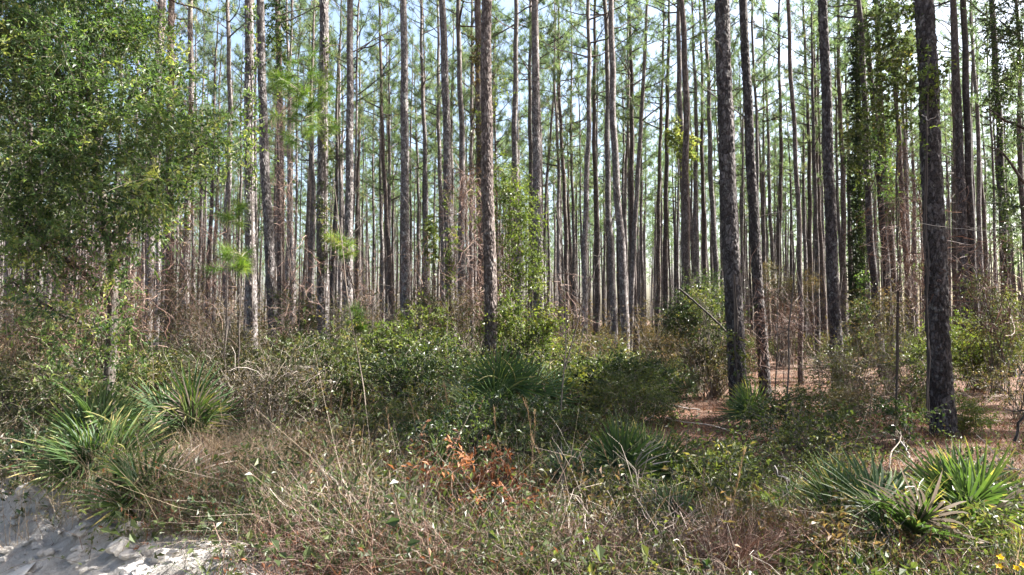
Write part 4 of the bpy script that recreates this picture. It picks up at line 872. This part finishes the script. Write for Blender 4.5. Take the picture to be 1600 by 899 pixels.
# ------------------------------------------------------------------ fallen and hanging sticks
def stick(label, pts, r0, r1, twigs=0, seed=0, name='fallen_branch', mat=None):
    b = pt(*pts[0]); root = thing(name, label, 'branch', b); limb(root, [pt(*q) - b for q in pts], r0, r1, 'main_stem', mat or M_PALETWIG, 6)
    r = np.random.default_rng(seed)
    for j in range(twigs):
        f = r.uniform(.2, .95) * (len(pts) - 1); i = min(int(f), len(pts) - 2); a = (np.array(pt(*pts[i])) * (1 - f + i) + np.array(pt(*pts[i + 1])) * (f - i)) - b
        Q = curves(1, a[None], rdir(1, r), r.uniform(.15, .5), 6, .2, r); g = Geo(); g.add(*tubes(Q, np.linspace(r1 * 1.1, .002, 6)[None], 4)); link('twig', g.mesh('twig', mat or M_PALETWIG), root)
stick('pale curved fallen branch above the right foreground palmetto', [(1482, 722, 8.0), (1520, 720, 7.9), (1550, 733, 7.8), (1580, 734, 7.7), (1625, 735, 7.6)], .012, .007, 5, 1)
stick('pale forked stick lying on the straw left of the thickest pine foot', [(1408, 690, 9.3), (1420, 712, 9.1), (1434, 742, 8.9)], .012, .006, 2, 2)
stick('straight bare pole leaning left of the thick dark pine', [(1062, 452, 13.5), (1085, 472, 13.3), (1122, 505, 13.0), (1160, 545, 12.8)], .022, .016, 0, 3, mat=M_OAKBARK)
stick('thin pale stick arching in the weeds right of centre', [(1210, 728, 6.3), (1228, 755, 6.2), (1238, 795, 6.1), (1232, 815, 6.0)], .006, .003, 1, 4)
stick('thin pale dead vine arching across the right trunks', [(1435, 348, 9.8), (1480, 355, 9.7), (1530, 362, 9.6), (1600, 352, 9.5), (1640, 350, 9.5)], .004, .002, 3, 5, 'hanging_twig')
stick('short pale crooked branch stub on the thickest blackish pine', [(1440, 180, 10.1), (1450, 188, 9.9), (1462, 182, 9.8)], .008, .004, 0, 6, 'hanging_twig')
stick('dark slanting dead stem right of the thick straight pine', [(545, 420, 16), (556, 470, 15.9), (563, 530, 15.8)], .02, .015, 0, 7, mat=M_OAKBARK)
stick('dark bent bare sapling stem at the right edge', [(1585, 690, 8.5), (1598, 650, 8.5), (1605, 600, 8.5), (1590, 570, 8.6)], .02, .008, 6, 8, mat=M_OAKBARK)
stick('pale fallen stick across the bottom edge weeds right of centre', [(840, 897, 5.3), (865, 890, 5.25), (885, 895, 5.2)], .007, .004, 2, 9)
stick('grey brush stick lying under the right foreground palmetto', [(1420, 875, 5.6), (1470, 860, 5.6), (1500, 815, 5.7)], .007, .004, 4, 10)

rk = np.random.default_rng(19)
for i in range(22):
    x = rk.uniform(1010, 1600); y = rk.uniform(610, 740); d = base_d(y); p = pt(x, y, d); z = gz(p[0], d); a = rk.uniform(0, 3.14); L = rk.uniform(.4, 1.3)
    root = thing('fallen_branch', 'thin fallen stick @ ' + next(z_[2] for z_ in ZONES if x < z_[1] or z_ is ZONES[-1]), 'branch', (p[0], d, z + .03), 'thin fallen sticks on the pine straw')
    P = curves(1, np.zeros((1, 3)), np.array([[math.cos(a), math.sin(a), rk.uniform(0, .25)]]), L, 8, .10, rk); g = Geo(); g.add(*tubes(P, np.linspace(.012, .004, 8)[None] * rk.uniform(.6, 1.2), 5)); link('main_stem', g.mesh('main_stem', M_TWIG if i % 3 else M_PALETWIG), root)
    Q = curves(1, P[0, 3:4], rdir(1, rk) * np.array([1, 1, .4]), L * .35, 5, .15, rk); g = Geo(); g.add(*tubes(Q, np.linspace(.005, .002, 5)[None], 4)); link('twig', g.mesh('twig', M_TWIG), root)

# ------------------------------------------------------------------ yellow flowers, lower right corner
rf = np.random.default_rng(3)
for i, (x, y) in enumerate([(1562, 872), (1560, 886), (1587, 889), (1597, 884)]):
    d = 4.5; h = pt(x, y, d); b = h.copy(); PALM_XY.append((b[0], 4.4, .3)); b[2] = gz(b[0], d)
    root = thing('yellow_flower', ['uppermost small yellow flower in the lower right corner', 'yellow flower just under the uppermost one in the lower right corner', 'larger yellow flower at the bottom near the right edge', 'yellow flower cut by the right edge at the bottom'][i], 'flower', b, 'yellow flowers in the corner')
    hh = h[2] - b[2]; g = Geo(); g.add(*tubes(np.array([[0, 0, 0], [.02, .01, hh * .5], [0, 0, hh]]), np.array([.003, .003, .002]), 4)); link('stem', g.mesh('stem', M_GREENGRASS), root)
    for j in range(5):
        a = j * 1.2566 + i; g = Geo(); dv = np.array([[math.cos(a), math.sin(a) * .6 - .5, .35 + .4 * math.sin(a)]])
        g.add(*leaves(np.array([[0, 0, hh]]), dv, np.array([[0, -1., 1]]), .030, .022), .6); link('petal', g.mesh('petal', M_FLOWER), root)

# ------------------------------------------------------------------ ground vegetation nobody could count
def spread(n, dmin, dmax, xr, r, cond=None, straw=False):
    out = []
    while sum(len(o) for o in out) < n:
        d = dmin + (dmax - dmin) * r.uniform(0, 1, n * 2) ** 1.15; u = r.uniform(*xr, n * 2); x = u * d
        k = (r.uniform(0, 1, n * 2) < (1.0 if straw else rightfree(x, d))) & (sdist(x, d) > -.12 + .3 * wav(x, d, 3, 6) - r.exponential(.04, n * 2)) & (r.uniform(0, 1, n * 2) < (1 if cond is None else cond(x, d))); out.append(np.stack([x[k], d[k]], -1))
    P = np.concatenate(out)[:n]
    for (px, py, pr) in ([] if straw else PALM_XY):
        q = P - np.array([px, py - pr * .35]); dd = np.hypot(q[:, 0], q[:, 1] * .8); m = (dd < pr) & (r.random(len(P)) < .85); P[m] += nrm(q[m]) * (pr - dd[m])[:, None]
    return np.concatenate([P, gz(P[:, 0], P[:, 1])[:, None]], 1)
def clumps(nc, per, dmin, dmax, hmin, hmax, wid, r, cond=None, lean=.5, curl=.35, rad=.06, k=5, xr=(-.85, .85), hf=None, straw=False):
    b = spread(nc, dmin, dmax, xr, r, cond, straw); n = nc * per
    B = b.repeat(per, 0) + np.concatenate([r.normal(size=(n, 2)) * rad, np.zeros((n, 1))], 1)
    hs = r.uniform(hmin, hmax, nc)
    if hf is not None: hs = hs * hf(b[:, 0], b[:, 1])
    L = hs.repeat(per) * r.uniform(.5, 1.15, n)
    P = curves(n, B, nrm(r.normal(size=(n, 3)) * lean * np.array([1, 1, .2]) + np.array([0, 0, 1.])), L, k, curl * .5, r, curl * .12)
    W = wid * r.uniform(.6, 1.4, (n, 1)) * np.linspace(1, .25, k)[None]
    R = np.clip(r.beta(.6, .8, nc).repeat(per) + r.normal(size=n) * .15, 0, 1).repeat(k - 1)
    return ribbons(P, W, rdir(n, r) * np.array([1, 1, .3])), R
rs = np.random.default_rng(50)
for _ in range(70):
    d_ = rs.uniform(4.4, 9.5); x_ = rs.uniform(-.8, .8) * d_
    if sdist(x_, d_) > .4: PALM_XY.append((x_, d_, rs.uniform(.16, .42)))
def stuff(name, parts, mats, label, cat):
    g = Geo()
    for (V, F), R, m in parts: g.add(V, F, R, m)
    tag(link(name, g.mesh(name, mats)), label, cat, kind='stuff')
tanz = lambda x, y: np.clip(-.1 + .7 * wav(x, y, 1.2, 11) + .8 * np.exp(-(((x + 2.9) / 1.6) ** 2 + ((y - 8.2) / 2.0) ** 2)), .02, 1)
brnz = lambda x, y: np.clip(.35 + 1.6 * wav(x, y, 1.6, 15) + .15 * (y < 6.5), .02, 1)
rightfree = lambda x, y: np.where((x > 1.9 + .25 * (y - 8)) & (y > 7.6), .22, 1.0)
rightlow = lambda x, y: (1.0 - .55 / (1 + np.exp(-(x - 1.2 - .1 * (y - 8)) * 2.5))) * np.clip(1 + .55 * wav(x, y, 1.4, 41), .35, 1.7)
p1 = [clumps(1300, 12, 4.3, 13, .4, 1.0, .0045, rs, tanz, .55, .6, .08, hf=rightlow) + (0,), clumps(2600, 9, 13, 32, .4, .9, .009, rs, tanz, .5, .5, .12, 4, hf=rightlow) + (0,)]
stuff('dry_grass', p1, [M_TAN], 'tan dry grass filling the undergrowth between the bushes', 'dry grass')
p2 = [clumps(3900, 11, 4.2, 11, .3, 1.0, .0042, rs, brnz, 1.0, 1.2, .10, 7, hf=rightlow) + (0,), clumps(2400, 8, 11, 30, .35, .85, .008, rs, brnz, .6, .7, .12, 4, hf=rightlow) + (0,)]
p2.append(clumps(620, 6, 4.3, 9.5, .6, 1.35, .0055, rs, None, 1.3, 1.0, .15, 9) + (1,)); p2.append(clumps(700, 9, 4.2, 7.5, .2, .6, .006, rs, brnz, 1.0, 1.0, .12, 5) + (2,))
stuff('dead_weeds', p2, [M_WEED, M_TWIG, M_STRAW], 'matted brown dead weed stems covering the foreground', 'dead weeds')
p3 = [clumps(9000, 6, 4.3, 26, .10, .24, .007, rs, None, 1.6, .8, .08, 3, straw=True) + (0,), clumps(9000, 7, 7, 24, .08, .24, .008, rs, None, 2.2, .8, .12, 3, straw=True, xr=(.12, .85)) + (0,), clumps(5000, 5, 26, 60, .15, .3, .02, rs, None, 1.6, .8, .15, 3, straw=True) + (0,)]
stuff('pine_straw', p3, [M_STRAW], 'reddish fallen pine needles littering the forest floor', 'pine straw')
p4 = [clumps(420, 16, 4.3, 9, .2, .45, .006, rs, lambda x, y: np.clip(.2 + wav(x, y, 1.1, 21), .03, 1), .5, .5, .06, 4) + (0,)]
stuff('green_grass', p4, [M_GREENGRASS], 'thin green grass tufts among the brown weeds', 'grass')
def cover(n, dmin, dmax, lL, lW, nl, hmin, hmax, mat, name, label, cond, seed, xr=(-.85, .85)):
    r = np.random.default_rng(seed); b = spread(n, dmin, dmax, xr, r, cond); g = Geo()
    L = r.uniform(hmin, hmax, n) * rightlow(b[:, 0], b[:, 1]); zone = wav(b[:, 0], b[:, 1], 1.7, 31)
    sprigs(g, b, nrm(r.normal(size=(n, 3)) * .55 * np.array([1, 1, .2]) + np.array([0, 0, 1.])), L, nl, lL, lW, r, 0, 1, .35, .004, rbase=np.clip(.45 + .25 * zone + r.normal(size=n) * .18, 0, 1))
    tag(link(name, g.mesh(name, [mat, M_TWIG])), label, 'ground cover', kind='stuff')
grn = lambda x, y: np.clip(.3 + 1.5 * wav(x, y, 1.5, 25), .02, 1)
cover(6000, 4.3, 11, .046, .021, 10, .3, 1.0, M_MID, 'ground_cover', 'small green leafy plants mixed through the undergrowth', grn, 61)
cover(2500, 4.3, 10, .026, .008, 16, .25, .7, M_MID, 'ground_cover', 'feathery green weeds mixed through the foreground', lambda x, y: np.clip(.4 + .8 * wav(x, y, 1.2, 29), .04, 1), 62)
cover(3800, 4.3, 12, .035, .016, 9, .3, .9, M_OLIVE, 'ground_cover', 'brownish withered leafy weeds mixed through the foreground', lambda x, y: np.clip(.3 + 1.4 * wav(x, y, 1.7, 35), .02, 1), 63)
cover(4200, 11, 34, .055, .026, 9, .3, .9, M_OLIVE, 'ground_cover', 'olive brush growing low between the pine trunks', lambda x, y: np.clip(.5 + .6 * wav(x, y, .5, 37), .03, 1) * np.where((x > 3) & (y > 8), .35, 1), 64)
cover(2400, 11, 30, .055, .026, 9, .3, .8, M_MID, 'ground_cover', 'green brush growing low between the pine trunks', lambda x, y: np.clip(.4 + .6 * wav(x, y, .5, 39), .03, 1) * np.where((x > 3) & (y > 8), .35, 1), 65)

cover(15000, 32, 120, .18, .09, 9, 1.2, 6.5, M_OLIVE, 'far_brush', 'pale green brush closing the view low between the far pine trunks', lambda x, y: np.clip(.5 + .6 * wav(x, y, .12, 43), .1, 1), 66, (-.8, .8))


cover(700, 4.3, 9.5, .085, .048, 7, .3, .85, M_MID, 'ground_cover', 'broad leaved green weeds scattered through the foreground', lambda x, y: np.clip(.2 + 1.5 * wav(x, y, 1.9, 51), .02, 1), 67)
cover(600, 4.3, 9.5, .075, .04, 7, .3, .8, M_DARK, 'ground_cover', 'dark broad leaved seedlings scattered through the foreground', lambda x, y: np.clip(.2 + 1.5 * wav(x, y, 1.9, 57), .02, 1), 68)
cover(900, 4.2, 8.0, .045, .018, 10, .2, .6, M_RUST, 'ground_cover', 'rusty withered leaves scattered through the foreground', lambda x, y: np.clip(.0 + 1.5 * wav(x, y, 1.5, 61), .02, 1), 69)

def back_brush():  # unseen brush behind the camera, added to darken the trunks' near sides
    r = np.random.default_rng(70); n = 2600; x = r.uniform(-30, 30, n * 4); y = r.uniform(-24, 2, n * 4); k = (sdist(x, y) < -8.5) & (sdist(x, y) > -16); b = np.stack([x[k], y[k], gz(x[k], y[k])], -1)[:n]; g = Geo(); m = len(b)
    sprigs(g, b, nrm(r.normal(size=(m, 3)) * .4 * np.array([1, 1, .2]) + np.array([0, 0, 1.])), r.uniform(1.0, 4.5, m), 12, .22, .12, r, 0, 1, .3, .01)
    tag(link('unseen_brush', g.mesh('unseen_brush', [M_MID, M_TWIG])), 'unseen green brush added across the road to block sky light', 'brush', kind='stuff')
back_brush()

# things of one kind in one stretch of the picture are told apart by counting from the left
by = {}
for o in COL.objects:
    if o.get('label') and ' @ ' in o['label']: by.setdefault(o['label'], []).append(o)
for lab, os_ in by.items():
    kind, zn = lab.split(' @ '); os_.sort(key=lambda o: o.location.x / o.location.y)
    for i, o in enumerate(os_):
        o['label'] = '%s %s' % (kind, zn) if len(os_) == 1 else '%s %s from left %s' % (ORD[min(i, 19)], kind, zn)
